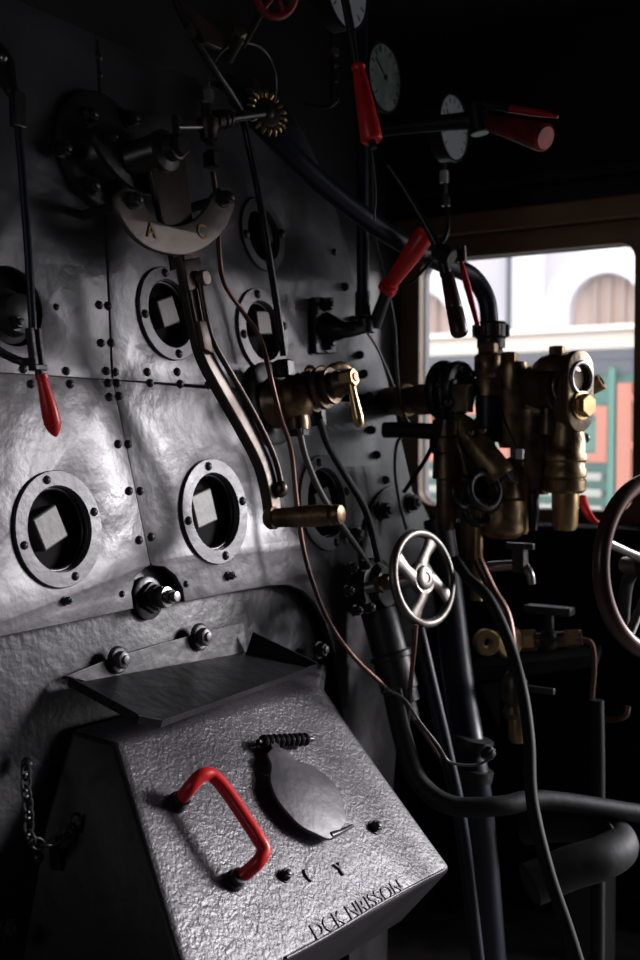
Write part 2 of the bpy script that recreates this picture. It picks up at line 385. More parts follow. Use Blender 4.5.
# right lower edge lists
bl = wuv([(-80, 654), (0, 636), (60, 624), (133, 608), (131, 592), (135, 577), (145, 567), (150, 565)])
PL.append(('BL', [[(u0, SVv-gp)] + bl + [(sB[0]-gp, sB[1]), (sM[0]-gp, SVv-gp)], circ(holes[0][0], holes[0][1])]))
br = wuv([(153, 565), (165, 566), (176, 575), (183, 588), (185, 601), (230, 592), (270, 585), (288, 584), (303, 590), (315, 602), (325, 620), (333, 645), (340, 680), (345, 730), (348, 800), (350, 1010)])
lowE = [e for e in E if e[1] < SVv-gp]
PL.append(('BR', [[(sM[0]+gp, SVv-gp), (sB[0]+gp, sB[1])] + br + lowE[::-1]] + [circ(holes[i][0], holes[i][1]) for i in (1, 2)]))
for nm, L in PL: slab('cladding_panel', L, BO, BU, BV, 0, .010, 'clad', bh, bev=.001)
# rolled outer edge
gm = G(); prof = []
for i, e in enumerate(E):
    a = V3((*E[max(i-1, 0)], 0)); b_ = V3((*E[min(i+1, len(E)-1)], 0)); t = (b_-a).normalized(); n2 = V3((-t.y, t.x, 0))
    if n2.x < 0: n2 = -n2
    rr = .045; row = []
    for k in range(9):
        an = PI/2*k/8; row.append((e[0]+n2.x*rr*math.sin(an), e[1]+n2.y*rr*math.sin(an), -rr*(1-math.cos(an))))
    row.append((e[0]+n2.x*rr, e[1]+n2.y*rr, -.22)); row.append((e[0]-.01, e[1], -.22)); row.append((e[0]-.01, e[1], -.008)); row.append((e[0], e[1], -.004))
    prof.append([BO+BU*q[0]+BV*q[1]+BN*(q[2]-.0005) for q in row])
gm.loops(prof); gm.done('rolled_edge', 'clad', bh, ang=60)
# boiler plate behind
pl_out = [(u0, lower_v)] + [(u0, topz-.01)] + [(e[0]-.015, e[1]) for e in E if e[1] < topz-.01] + [(E[-1][0]-.015, lower_v)]
slab('boiler_plate', [pl_out], BO, BU, BV, -.028, .02, 'plate', bh)
# port rings, plugs
angs = [100, 12, 282, 190]
for i, (x, y, ro, ri, t) in enumerate(ports):
    p = holes[i][3]; c0 = p+BN*.0005; rr, RR = holes[i][1], holes[i][2]
    rg = G().ringplate(c0, BN, RR, rr*1.0, .005).done('port_ring', 'ring', bh)
    for an in angs:
        a = math.radians(an+t-4); q = p+BU*math.cos(a)*(rr+RR)/2+BV*math.sin(a)*(rr+RR)/2
        G().dome(q+BN*.005, BN, R(4.6, q), R(3.5, q)).done('bolt', 'iron', rg)
    gm = G(); gm.torus(p-BN*.010, BN, rr*.97, .004); gm.done('port_lip', 'black', bh)
    G().lathe(p-BN*.0278, BN, [(0, rr*1.25), (.002, rr*1.25)], 40).done('port_shade_disc', 'mattblack', bh)  # dark disc deepens the shade inside the port by colour
    # square plug in a recess darkened by the disc and black collar
    k = [( -10, -1), (-12, -3), (-3, 0), (-3, -2), (0, -8), (3, 0)][i]; an = math.radians([22, 12, 15, 18, 5, 15][i])
    q = W(x+k[0], y+k[1], -.01); e1 = (BU*math.cos(an)+BV*math.sin(an)); e2 = BN.cross(e1)
    hs = R([18, 17, 14, 14, 12, 9][i], q)
    gm = G(); gm.box(q-BN*.012, e1*hs, e2*hs, BN*.018); pg = gm.done('washout_plug', 'plug', bh, bev=.003)
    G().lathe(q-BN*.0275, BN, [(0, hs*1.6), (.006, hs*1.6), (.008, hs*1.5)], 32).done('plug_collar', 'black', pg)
# left dark opening with fixture
p = W(12, 306, -.005)
G().lathe(W(12, 306, -.028), BN, [(0, R(38, p)), (.004, R(38, p))], 40).done('recess_disc', 'mattblack', bh)
# rivets
riv = [(23, 369), (66, 371), (106, 371), (115, 372), (147, 372), (177, 372), (206, 374), (31, 384), (70, 384), (108, 383), (117, 383), (150, 383), (180, 384), (208, 385),
 (99, 305), (108, 306), (101, 343), (111, 343), (109, 397), (119, 396), (118, 444), (128, 444), (129, 491), (140, 491), (139, 540), (151, 537), (99, 57), (100, 75), (56, 307), (247, 444), (122, 594),
 (235, 375), (242, 388), (363, 374), (369, 396), (366, 407), (186, 584), (371, 430), (376, 455), (385, 480), (359, 355), (352, 320), (344, 287), (334, 252), (298, 376)]
for i, (x, y) in enumerate(riv):
    p = W(x, y, 0); r = R(4.6 if i < 27 else 3.6, p)
    if x > 340: r = R(4.5, p)
    G().dome(p-BN*.0005, BN, r, r*(1.3 if x > 340 else .85)).done('rivet', 'iron', bh)
for (x, y) in ((65, 601), (228, 576)):
    p = W(x, y); G().bolt(p, (BN+BU*.2), R(4, p), R(7, p)).done('stud', 'iron', bh)
G().tube([W(98, 40, .001), W(113, 378, .001)], .0012, sm=False).done('seam_bead', 'iron', bh)
gm = G(); gm.prism([W(93, 36, -.001), W(103, 38, -.001), W(113, 330, -.001), W(104, 330, -.001)], BN*.0022)
# big firehole surround: rim pressed out of the boiler plate
p = W(345, 573, 0)

# ---- notch valve
nv = thing('washout_cock', W(152, 600, -.02), 'stubby black threaded cock in the arched notch between the two lower ports', 'valve')
p = W(146, 598, -.026)
G().lathe(p, BN, [(0, R(22, p)), (.006, R(22, p)), (.008, R(20, p))], 32).done('base_flange', 'black', nv)
G().lathe(p+BN*.007, BN, [(0, R(16, p)), (.010, R(16, p)), (.012, R(13, p)), (.020, R(13, p)), (.022, R(11, p)), (.03, R(11, p))], 6, ).done('hex_nut', 'iron', nv)
G().lathe(p+BN*.036, BN, [(0, R(9.5, p)), (.004, R(10.5, p)), (.010, R(10, p)), (.011, R(7, p)), (.02, R(7, p)), (.022, R(5, p)), (.03, R(5, p)), (.031, R(3, p))], 20).done('spindle', 'steel', nv)

# ================================================================== REGULATOR BRACKET + HANDLE
rb = thing('regulator_bracket', W(103, 155, 0), 'round dark flange with gland and curved steel quadrant marked A and C', 'bracket')
c0 = W(100, 154, 0.0005); rf = R(60, c0)
cut = []
G().lathe(c0, BN, [(0, rf), (.013, rf), (.016, rf-.004), (.016, rf*.2)], 56).done('mounting_flange', 'iron', rb)
for (x, y) in ((86, 116), (88, 187), (128, 120), (60, 150)):
    p = W(x, y, .0165); G().bolt(p, BN, R(8, p), R(11, p)).done('flange_bolt', 'black', rb)
gb = W(98, 156, .016)
G().lathe(gb, BN, [(0, R(27, gb)), (.03, R(25, gb)), (.04, R(20, gb))], 32).done('stuffing_box', 'black', rb)
# oval gland follower
gc = W(128, 160, .055); gu = (BU*.93-BV*.35).normalized(); gv = BN.cross(gu)
ov = []
for k in range(40):
    a = 2*PI*k/40; ov.append((math.copysign(abs(math.cos(a))**1.0, math.cos(a))*R(50, gc), math.sin(a)*R(26, gc)))
gl_ = slab('gland_follower', [ov], gc, gu, gv, 0.005, .010, 'iron', rb)
for s_ in (-1, 1):
    q = gc+gu*s_*R(36, gc); G().bolt(q+BN*.005, BN, R(6, q), R(12, q)).done('gland_stud', 'black', rb)
    G().cyl(q-BN*.045, q, R(3.5, q)).done('gland_rod', 'iron', rb)
G().cyl(gc, W(160, 150, .105), R(17, gc), bev=.002).done('shaft_sleeve', 'black', rb)
# quadrant crescent
qo = .10
oc = [(117, 196), (119, 210), (127, 225), (140, 240), (158, 250), (180, 254), (200, 249), (216, 238), (227, 224), (233, 208), (234, 194), (229, 188), (221, 188), (215, 194),
      (210, 204), (202, 215), (191, 223), (177, 227), (163, 224), (152, 217), (145, 207), (141, 196), (134, 190), (124, 190)]
ocs = wuv(oc, qo); ocs = [(p.x, p.y) for p in smooth([V3((a, b, 0)) for a, b in ocs+[ocs[0]]], 4)[:-1]]
slab('quadrant', [ocs], BO, BU, BV, qo, .010, 'quad', rb, bev=.0015)
for (x, y) in ((131, 201), (222, 199)):
    p = W(x, y, qo); G().bolt(p, BN, R(7.5, p), R(11, p)).done('quadrant_bolt', 'iron', rb)
    G().cyl(p-BN*.01, p-BN*(qo-.001), R(5, p)).done('spacer_post', 'black', rb)
for ch, x, y in (('A', 151, 231), ('C', 202, 232)):
    p = W(x, y, qo+.001); text('letter', ch, R(21, p), p, BU, BV, .0012, 'brass', rb, sx=1.05)
rh = thing('regulator_lever', W(168, 150, .12), 'long cranked steel handle hanging from the lettered quadrant with brass-brown grip', 'handle')
p = W(170, 149, .12)
G().lathe(p-BN*.018, BN, [(0, R(21, p)), (.012, R(21, p)), (.014, R(19, p)), (.018, R(13, p)), (.034, R(13, p)), (.036, R(11, p))], 36).done('hub', 'iron', rh)
G().hex(p+BN*.018, BN, R(11, p), .010).done('hub_nut', 'black', rh)
def plate_px(par, name, m, pts, off, th, bev=.002, sm=0):
    P = wuv(pts, off)
    if sm: P = [(q.x, q.y) for q in smooth([V3((a, b, 0)) for a, b in P+[P[0]]], sm)[:-1]]
    return slab(name, [P], BO, BU, BV, off, th, m, par, bev=bev)
plate_px(rh, 'upper_arm', 'bar', [(150, 158), (184, 150), (193, 225), (200, 262), (176, 268), (170, 230), (163, 220)], .088, .012)
armL = [(176, 258), (182, 290), (196, 350), (210, 385), (235, 430), (252, 465), (262, 495), (268, 524), (275, 529), (286, 527), (284, 505), (276, 478), (262, 447), (240, 408), (222, 372), (214, 345), (202, 300), (197, 262)]
def bar_tube(par, name, m, pts, w, t, off):
    P = [W(x, y, off) for x, y in pts]; N = len(P); L = []
    P = smooth(P, 5)
    for i, p in enumerate(P):
        tt = (P[min(i+1, len(P)-1)]-P[max(i-1, 0)]).normalized(); sd = tt.cross(BN).normalized(); hw = R(w/2, p)/.75
        L.append([p+sd*hw-BN*t, p+sd*hw+BN*t*.6, p+sd*hw*.75+BN*t, p-sd*hw*.75+BN*t, p-sd*hw+BN*t*.6, p-sd*hw-BN*t])
    gm = G(); gm.loops(L); return gm.done(name, m, par, bev=.0012)
bar_tube(rh, 'lower_arm', 'bar', [(184, 256), (190, 290), (199, 335), (206, 358), (222, 388), (246, 430), (262, 462), (270, 492), (274, 520)], 15, .009, .112)
gmid = [(200, 282), (203, 300), (208, 325), (215, 345), (232, 375), (252, 410), (268, 442), (277, 465), (282, 488)]
G().tube([W(x, y, .128) for x, y in gmid], R(3.2, W(220, 350, .128)), n=5).done('latch_rod', 'bar', rh)
p = W(200, 279, .125); G().cyl(p-BN*.018, p+BN*.014, R(8, p), bev=.002).done('latch_knob', 'quad', rh)
plate_px(rh, 'latch_block', 'bar', [(184, 262), (200, 258), (204, 284), (190, 290)], .125, .014)
plate_px(rh, 'latch_clip', 'bar', [(200, 322), (208, 322), (213, 352), (205, 348)], .13, .012)
p = W(281, 489, .128); G().ball(p, R(7, p), (1, 1, 1.25)).done('latch_eye', 'bar', rh)
p = W(270, 518, .115)
ga = (D(343, 514.5, dep(p)-.062)-p).normalized(); gl2 = (D(343, 514.5, dep(p)-.062)-p).length
G().lathe(p, ga, [(-.006, R(9, p)), (0, R(11.5, p)), (.01, R(11.5, p)), (.012, R(9.5, p)), (gl2*.5, R(11, p)), (gl2*.85, R(10.5, p)), (gl2*.87, R(9, p)), (gl2*.9, R(10.5, p)), (gl2*.98, R(9.5, p)), (gl2, R(6, p))], 28).done('grip', 'bronze', rh)

# ================================================================== LEFT RED LEVER
lv = thing('blower_lever', W(5, 60, .06), 'thin hanging lever with slim red tapered grip at the left edge', 'lever')
G().tube([W(-14, 40, .05), W(2, 62, .07), W(10, 88, .09), W(17, 97, .1)], [.014, .016, .010, .008], n=5).done('upper_link', 'black', lv)
G().ball(W(3, 58, .085), .006).done('link_pin', 'steel', lv)
p0, p1 = W(17, 92, .1), W(18, 128, .1)
ax = (p1-p0)/2; G().box((p0+p1)/2, ax, BU.normalized()*R(5.5, p0)/.7, BN*.006).done('slot_block', 'black', lv, bev=.002)
G().tube([W(18, 122, .1), W(27, 235, .1), W(33, 330, .1)], R(4.2, p0), sm=False).done('rod', 'blue', lv)
p0, p1 = W(33, 328, .1), W(38, 368, .1); gm = G()
for s_ in (-1, 1): gm.box((p0+p1)/2+BU*s_*R(5, p0), (p1-p0)/2, BU*R(1.8, p0)/.7, BN*.006)
gm.box(p1, (p1-p0).normalized()*.004, BU*R(6, p0)/.7, BN*.007)
gm.done('slotted_fork', 'iron', lv, bev=.0015)
G().tube([W(38, 366, .1), W(41, 380, .1)], R(4.5, p0), sm=False).done('ferrule_neck', 'black', lv)
a, b_ = W(41, 374, .1), W(56, 437, .1); L_ = (b_-a).length
G().lathe(a, b_-a, [(0, R(4, a)), (.001, R(6.5, a)), (.007, R(6.5, a)), (.008, R(5.4, a)), (L_*.25, R(6.6, a)), (L_*.6, R(8.8, a)), (L_*.78, R(8.8, a)), (L_*.9, R(6.2, a)), (L_*.98, R(2.4, a)), (L_, R(1, a))], 28).done('red_grip', 'red', lv)

sf = thing('side_cock', W(5, 320, 0), 'dark rounded cock body inside the leftmost upper opening', 'valve')
p = W(2, 318, -.02)
G().lathe(p, BN, [(0, R(28, p)), (.015, R(28, p)), (.02, R(22, p)), (.04, R(20, p)), (.045, R(12, p))], 32).done('cock_body', 'iron', sf)
p = W(15, 323, .02); G().bolt(p, BN, R(7, p), R(8, p)).done('cap_nut', 'iron', sf)
G().tube([W(-10, 345, .03), W(8, 356, .04), W(24, 362, .055), W(36, 360, .08)], .006).done('linkage', 'iron', sf)

# ================================================================== NEEDLE VALVE with serrated wheel
nvv = thing('needle_valve', W(210, 120, .05), 'small dark needle valve with serrated brass disc wheel near the top', 'valve')
o_ = .08
G().lathe(W(208, 101, o_), BV, [(0, R(7, c0)), (.018, R(7, c0)), (.019, R(5, c0))], 6).done('grey_union_nut', 'steel', nvv)['label'] = 'light grey union nut'
G().lathe(W(210, 146, o_), BV, [(0, R(5, c0)), (.008, R(5, c0)), (.01, R(9, c0)), (.025, R(10, c0)), (.03, R(12, c0)), (.045, R(12, c0)), (.05, R(6, c0)), (.07, R(6, c0))], 24).done('valve_body', 'shadebronze', nvv)
G().lathe(W(212, 168, o_), BV, [(0, R(4, c0)), (.001, R(8.5, c0)), (.026, R(8.5, c0)), (.03, R(5, c0))], 6).done('lower_nut', 'shadebronze', nvv)
a, b_ = W(176, 127, o_), W(205, 127, o_); G().cyl(a, b_, R(2.5, a)).done('tee_spindle', 'steel', nvv)
G().box(a, BV*R(12, a), BU*R(1.5, a), BN*R(4, a)).done('tee_bar', 'iron', nvv, bev=.001)
q = W(192, 127, o_)
wc = W(267, 113, o_+.03); wn_ = head(250, 8)
a = W(205, 122, o_); G().cyl(a, wc, R(5, a)).done('wheel_spindle', 'black', nvv)
G().lathe(a+(wc-a)*.15, wc-a, [(0, R(9, a)), (.012, R(10, a)), (.014, R(7, a)), (.018, R(10, a)), (.024, R(10, a)), (.026, R(7, a)), (.03, R(9, a)), (.036, R(9, a))], 24).done('gland_rings', 'shadebronze', nvv)
sw = G(); x_, y_, z_ = frame(wn_); rw = R(24, wc)
sw.lathe(wc-wn_*.003, wn_, [(0, rw*.62), (.006, rw*.62), (.008, rw*.5)], 32)
ws = sw.done('serrated_wheel', 'shadebronze', nvv)
for k in range(18):
    a = 2*PI*k/18; d = x_*math.cos(a)+y_*math.sin(a); t = -x_*math.sin(a)+y_*math.cos(a)
    G().tube([wc+d*rw*.62, wc+d*rw*.8+wn_*.004, wc+d*rw], [rw*.05, rw*.085, rw*.05], seg=8, n=3).done('wheel_tooth', 'brass', ws)
G().dome(wc+wn_*.005, wn_, rw*.3, .008).done('wheel_boss', 'shadebronze', nvv)

# ================================================================== PIPES on the backhead
def pipe(name, m, pts, rpx, label, cat='pipe', wf=None, n=7, group=None):
    P = [W(*p) if wf is None else wf(*p) for p in pts]
    return single(G().tube(P, R(rpx, P[len(P)//2]), n=n), name, m, label, cat, group)
pipe('capillary_tube', 'tube', [(208, 88, .08), (211, 70, .085), (222, 51, .09), (240, 43, .09), (258, 46, .09), (270, 59, .085), (276, 80, .08), (274, 104, .05), (268, 130, .004)], 1.5, 'thin grey tube arching over from the small grey union nut')
pipe('drain_pipe', 'black', [(172, -10, .10), (190, 30, .10), (215, 70, .10), (240, 110, .09), (250, 150, .085), (260, 200, .08), (268, 250, .075), (276, 300, .065), (284, 356, .06)], 4, 'black pipe running down from the top to the brass cock')
pipe('copper_tube', 'copper', [(213, 172, .08), (218, 210, .07), (219, 250, .06), (224, 282, .05), (240, 308, .045), (260, 338, .06), (270, 375, .08), (280, 415, .08), (291, 450, .06), (297, 505, .055), (306, 560, .055), (326, 616, .06), (352, 655, .07), (388, 690, .09), (416, 722, .11), (446, 768, .12), (464, 800, .13), (480, 860, .14), (497, 925, .15), (508, 975, .15)], 2.4, 'long thin copper tube snaking from the needle valve to the floor')
pipe('grey_tube', 'tube', [(299, 428, .07), (306, 458, .065), (322, 495, .06), (345, 530, .06), (368, 563, .06)], 3.2, 'grey tube slanting from the brass cock to the handwheel valve')
pipe('black_tube', 'black', [(319, 418, .07), (328, 445, .06), (345, 475, .055), (366, 512, .06), (379, 562, .07)], 3.6, 'black curved tube right of the grey slanting tube')
pipe('control_wire', 'tube', [(371, 165, .04), (374, 230, .05), (386, 285, .07), (394, 325, .08), (397, 375, .08), (403, 412, .08), (413, 432, .07), (398, 441, .06), (395, 470, .05), (400, 505, .05), (407, 530, .06)], 1.8, 'thin shiny wire tube hanging past the edge of the backhead')
pipe('thin_rod', 'steel', [(365, 330, .02), (378, 350, .03), (396, 392, .03)], 1.2, 'thin steel rod beside the bright edge of the backhead', 'rod')
0 and pipe('thin_hook_rod', 'black', [(440, 300, .12), (425, 318, .1), (405, 335, .08), (400, 372, .05), (380, 376, .02)], 1.2, 'fine black rod curving behind the red lever', 'rod')

# ================================================================== BRASS COCK (300,390)
bc = thing('gauge_cock', W(290, 400, 0), 'bronze gauge cock with ribbed barrel and brass handle in mid backhead', 'valve')
p = W(268, 404, 0)
G().lathe(p, BN, [(0, R(42, p)), (.012, R(42, p)), (.016, R(38, p))], 40).done('base_flange', 'black', bc)
G().lathe(p+BN*.016, BN, [(0, R(26, p)), (.02, R(22, p)), (.04, R(20, p))], 32).done('neck', 'darkbronze', bc)
cp = W(296, 398, .06)
G().ball(cp, R(22, cp), (1, .9, 1.1)).done('valve_body', 'bronze', bc)
G().cyl(W(298, 430, .06), W(296, 398, .06), R(12, cp)).done('lower_neck', 'darkbronze', bc)
G().lathe(W(299, 436, .06), BV, [(0, R(10, cp)), (.02, R(12, cp)), (.022, R(9, cp))], 6).done('lower_union_nut', 'black', bc)
G().lathe(W(319, 426, .06), BV, [(0, R(8, cp)), (.03, R(8, cp)), (.032, R(6, cp))], 6).done('side_union_nut', 'black', bc)
G().lathe(W(284, 376, .06), BV, [(0, R(11, cp)), (.026, R(11, cp)), (.03, R(8, cp))], 6).done('top_union_nut', 'iron', bc)
for x in (311, 322):
    p = W(x, 380, .065); G().lathe(p, BV, [(0, R(7, p)), (.008, R(7, p)), (.009, R(5, p)), (.013, R(6.5, p)), (.022, R(6, p)), (.028, R(3, p)), (.029, R(1, p))], 18).done('acorn_nut', 'brass', bc)
a = W(306, 392, .065); b_ = D(352, 381, dep(a)-.05); ax = (b_-a).normalized(); L_ = (b_-a).length
G().lathe(a, ax, [(0, R(20, a)), (L_*.18, R(22, a)), (L_*.2, R(17, a)), (L_*.3, R(17, a)), (L_*.32, R(21, a)), (L_*.42, R(21, a)), (L_*.44, R(15, a)), (L_*.52, R(18, a)), (L_*.6, R(18, a)), (L_*.62, R(12, a)), (L_*.7, R(14, a)), (L_*.78, R(12, a)), (L_, R(9, a))], 36).done('ribbed_barrel', 'darkbronze', bc)
G().tube([W(323, 376, .085), W(331, 368, .1), W(342, 366, .11), W(350, 372, .115)], [R(3, a), R(4, a), R(5, a), R(5, a)], n=5).done('yoke', 'bronze', bc)
h = D(350, 378, dep(a)-.055)
G().cyl(h-ax*.016, h+ax*.010, R(9.5, h), seg=6, bev=.001).done('handle_hub', 'brass', bc)
b_ = D(360, 427, dep(a)-.06); L_ = (b_-h).length
G().lathe(h, b_-h, [(0, R(4, h)), (.01, R(4, h)), (L_*.3, R(4, h)), (L_*.8, R(5.6, h)), (L_*.95, R(5.2, h)), (L_, R(3, h))], 22).done('handle', 'brightbrass', bc)
G().lathe(h+ax*.010, ax, [(0, R(5, h)), (.003, R(4.5, h))], 6).done('handle_screw', 'copper', bc)

# ================================================================== REACH ROD pole + bracket + red lever
pb = thing('pole_bracket', W(322, 325, 0), 'black cast bracket on the backhead edge carrying the tall blue-black pole', 'bracket')
plate_px(pb, 'wall_plate', 'black', [(315, 298), (334, 298), (336, 352), (317, 352)], .014, .013)
for (x, y) in ((325, 305), (326, 345)): p = W(x, y, .014); G().bolt(p, BN, R(6, p), R(8, p)).done('bolt', 'black', pb)
p = W(326, 328, .012); q = W(366, 326, .09)
G().tube([p, W(345, 330, .06), q], [R(16, p), R(8, p), R(7, p)], n=6).done('bracket_arm', 'black', pb)
G().cyl(q-UP*R(7, q), q+UP*R(8, q), R(9, q), bev=.002).done('pivot_boss', 'black', pb)
ql = W(363, 315, .088)
po = thing('reach_rod', ql, 'tall vertical blue-black pole ending in a fork above the bracket', 'pole')
G().cyl(W(363, 305, .09), D(361, -20, dep(ql)+.0), R(6.3, ql)).done('pole', 'blue', po)
G().cyl(W(363, 318, .09), W(363, 292, .09), R(8, ql), bev=.002).done('socket', 'black', po)
rl = thing('sander_lever', W(372, 322, .1), 'short black lever with bright red cylindrical grip pointing up right', 'lever')
s1 = dep(W(372, 322, .1))
G().tube([D(374, 326, s1), D(386, 294, s1-.03)], [R(7, ql), R(6, ql)], sm=False).done('lever_arm', 'black', rl)
a, b_ = D(385, 292, s1-.03), D(426, 233, s1-.10); L_ = (b_-a).length
G().lathe(a, b_-a, [(0, R(5, a)), (.002, R(9, a)), (.012, R(10, a)), (.014, R(7.5, a)), (.018, R(9, a)), (.022, R(9, a)), (.024, R(7, a)), (.03, R(7, a)), (L_*.6, R(9.6, a)), (L_*.97, R(10.4, a)), (L_, R(9, a))], 28).done('red_grip', 'red', rl)

# ---- upper red handle on thin rod
s2 = 1.7
ul = thing('whistle_lever', D(352, 0, s2), 'downward red conical grip on a thin dark rod at top centre', 'lever')
G().tube([D(338, -30, s2), D(347, 10, s2), D(353, 45, s2), D(357, 70, s2)], [R(4, D(350, 0, s2)), R(4.5, D(350, 0, s2)), R(3, D(350, 0, s2))], n=5).done('rod', 'iron', ul)
a, b_ = D(358, 65, s2), D(372, 141, s2-.02); L_ = (b_-a).length
G().lathe(a, b_-a, [(0, R(5, a)), (.001, R(7, a)), (.005, R(7.4, a)), (.008, R(6, a)), (.012, R(6, a)), (.02, R(7, a)), (L_*.5, R(9, a)), (L_*.97, R(11, a)), (L_, R(9.5, a))], 28).done('red_grip', 'red', ul)
G().tube([b_, b_+(b_-a)*.1], R(4, a), sm=False).done('tip_nut', 'black', ul)
G().tube([D(372, 152, s2), D(376, 190, s2), D(374, 222, s2)], .0014).done('hanging_wire', 'tube', ul)

# ---- big diagonal pipe
P = [D(236, 95, 2.0), D(275, 138, 2.0), D(330, 190, 2.08), D(395, 238, 2.2), D(440, 262, 2.3), D(470, 275, 2.36), D(486, 298, 2.38), D(490, 328, 2.38)]
single(G().tube(P, R(9.5, P[4]), seg=20), 'delivery_pipe', 'blue', 'thick black pipe descending diagonally into the injector coupling', 'pipe')

# ================================================================== dim top fittings
tv = thing('top_red_wheel_valve', D(275, -6, 1.75), 'dark red handwheel cut off by the top edge of the frame', 'valve')
tv.name = 'steam_valve'
wc = D(276, -6, 1.75); n_ = head(240, -20)
G().torus(wc, n_, R(21, wc), R(4, wc)).done('red_wheel', 'redmetal', tv)
x_, y_, z_ = frame(n_); gm = G()
for k in range(5):
    a = 2*PI*k/5; gm.tube([wc, wc+(x_*math.cos(a)+y_*math.sin(a))*R(20, wc)], R(2.5, wc), sm=False)
gm.done('spokes', 'redmetal', tv)
G().cyl(wc-n_*.02, D(243, 45, 1.9), R(4, wc)).done('spindle', 'shadebronze', tv)
p = D(241, 30, 1.85); G().hex(p, (D(236, 44, 1.88)-p), R(7, p), .03).done('brass_nut', 'bronze', tv)
p = D(228, 60, 1.88); G().cyl(p, D(240, 38, 1.85), R(5, p)).done('valve_stem', 'shadebronze', tv)
ub = thing('upper_bracket', D(190, 35, 1.8), 'dark reddish triangular bracket with pivot pin at the upper left', 'bracket')
G().prism([D(178, 5, 1.8), D(192, 8, 1.8), D(225, 35, 1.85), D(222, 50, 1.85), D(205, 42, 1.82)], V3((0, .012, 0))).done('bracket_plate', 'grip', ub, bev=.002)
G().cyl(D(191, 33, 1.78), D(191, 33, 1.84), R(6, c0)).done('pivot_pin', 'iron', ub)
uc = thing('union_fitting', D(334, 70, 2.2), 'little vertical union with brass and grey nuts behind the red handle', 'fitting')
q0 = D(335, 100, 2.2)
G().tube([D(332, 20, 2.2), D(333, 104, 2.2), D(330, 106, 2.2)], R(3, q0), sm=False).done('pipe_stem', 'shadebronze', uc)
G().hex(D(334, 56, 2.2), UP, R(5, q0), .014).done('brass_nut', 'brass', uc)
G().lathe(D(334, 66, 2.2), UP, [(0, R(6, q0)), (.01, R(6, q0))], 16).done('collar', 'shadebronze', uc)
G().hex(D(335, 82, 2.2), UP, R(5, q0), .020).done('grey_nut', 'iron', uc)
pipe('hook_tube', 'black', [(335, 86, 2.2), (338, 98, 2.2), (330, 106, 2.2), (318, 107, 2.2), (304, 104, 2.2)], 2, 'thin black hooked tube under the small brass union', wf=D)

# ---- gauges
def gauge(x, y, s, rpx, m, label, ny=270, marks=True):
    p = D(x, y, s); n = head(ny, 0); t = thing('pressure_gauge', p, label, 'gauge'); r = R(rpx, p)
    G().lathe(p-n*.03, n, [(0, r*.95), (.002, r), (.03, r*1.0), (.034, r*1.06), (.040, r*1.06), (.040, r*1.0), (.034, r*.985)], 48).done('case', 'black', t)
    G().lathe(p+n*.006, n, [(0, r*.97), (.002, r*.97)], 48).done('dial', m, t)
    x_, y_, z_ = frame(n, UP)
    gm = G()
    for k in range(-6, 7):
        a = PI/2+k*PI*.125; d = y_*math.cos(a)+x_*math.sin(a); t_ = d.cross(n)
        gm.box(p+n*.0088+d*r*.82, d*r*.08, t_*r*.012, n*.0006)
    a = .6; d = y_*math.cos(a)+x_*math.sin(a); gm.box(p+n*.010+d*r*.3, d*r*.45, d.cross(n)*r*.02, n*.0006)
    gm.lathe(p+n*.0085, n, [(0, r*.08), (.004, r*.07)], 16)
    gm.done('needle_and_ticks', 'ink', t)
    return t
gauge(451, 128, 2.55, 32, 'face', 'narrow-looking white faced gauge behind the dark horizontal lever')
gauge(382, 78, 2.45, 33, 'dim', 'dim green faced gauge right of the upper red grip')
gauge(343, -12, 2.0, 40, 'face', 'white faced gauge cut by the top edge behind the pole')
gf = thing('gauge_union', D(445, 180, 2.55), 'small white and grey pipe union hanging below the narrow white gauge', 'fitting')
q0 = D(445, 180, 2.55)
G().cyl(D(444, 163, 2.55), D(446, 205, 2.55), R(2.5, q0)).done('stem', 'darkbronze', gf)
G().hex(D(444, 183, 2.55), UP, R(4.5, q0), .028).done('white_nut', 'white', gf)
G().hex(D(446, 206, 2.55), UP, R(4.5, q0), .022).done('grey_nut', 'steel', gf)
pipe('gauge_pipe', 'black', [(446, 205, 2.55), (448, 225, 2.55), (444, 240, 2.55), (436, 246, 2.55)], 2.2, 'thin black pipe dropping from the gauge union', wf=D)

# ---- horizontal dark lever with red grips
hl = thing('double_brake_lever', D(480, 125, 2.2), 'dark horizontal lever in front of the white gauge with thick red grip', 'lever')
hl.name = 'brake_lever'
G().tube([D(384, 130, 2.3), D(430, 124, 2.25), D(478, 120, 2.2)], [R(6, q0), R(7, q0), R(8, q0)], n=5).done('lever_bar', 'black', hl)
G().cyl(D(476, 104, 2.2), D(480, 134, 2.2), R(9, q0), bev=.003).done('pivot_head', 'black', hl)
a, b_ = D(486, 122, 2.2), D(546, 138, 2.08); L_ = (b_-a).length
G().lathe(a, b_-a, [(0, R(7, q0)), (L_*.3, R(8, q0)), (L_*.9, R(11.5, q0)), (L_*.97, R(11.5, q0)), (L_, R(9, q0))], 24).done('red_grip', 'redmetal', hl)
hl2 = thing('latch_lever', D(484, 104, 2.2), 'thin flat red lever tip pointing right above the thick red grip', 'lever')
G().tube([D(482, 104, 2.19), D(498, 106, 2.17), D(512, 109, 2.15)], R(3.4, q0), sm=False).done('steel_shank', 'bar', hl2)
G().tube([D(510, 109, 2.15), D(540, 113, 2.12), D(558, 117, 2.1)], [R(3.2, q0), R(3.2, q0), R(1.2, q0)], sm=False).done('red_tip', 'red', hl2)

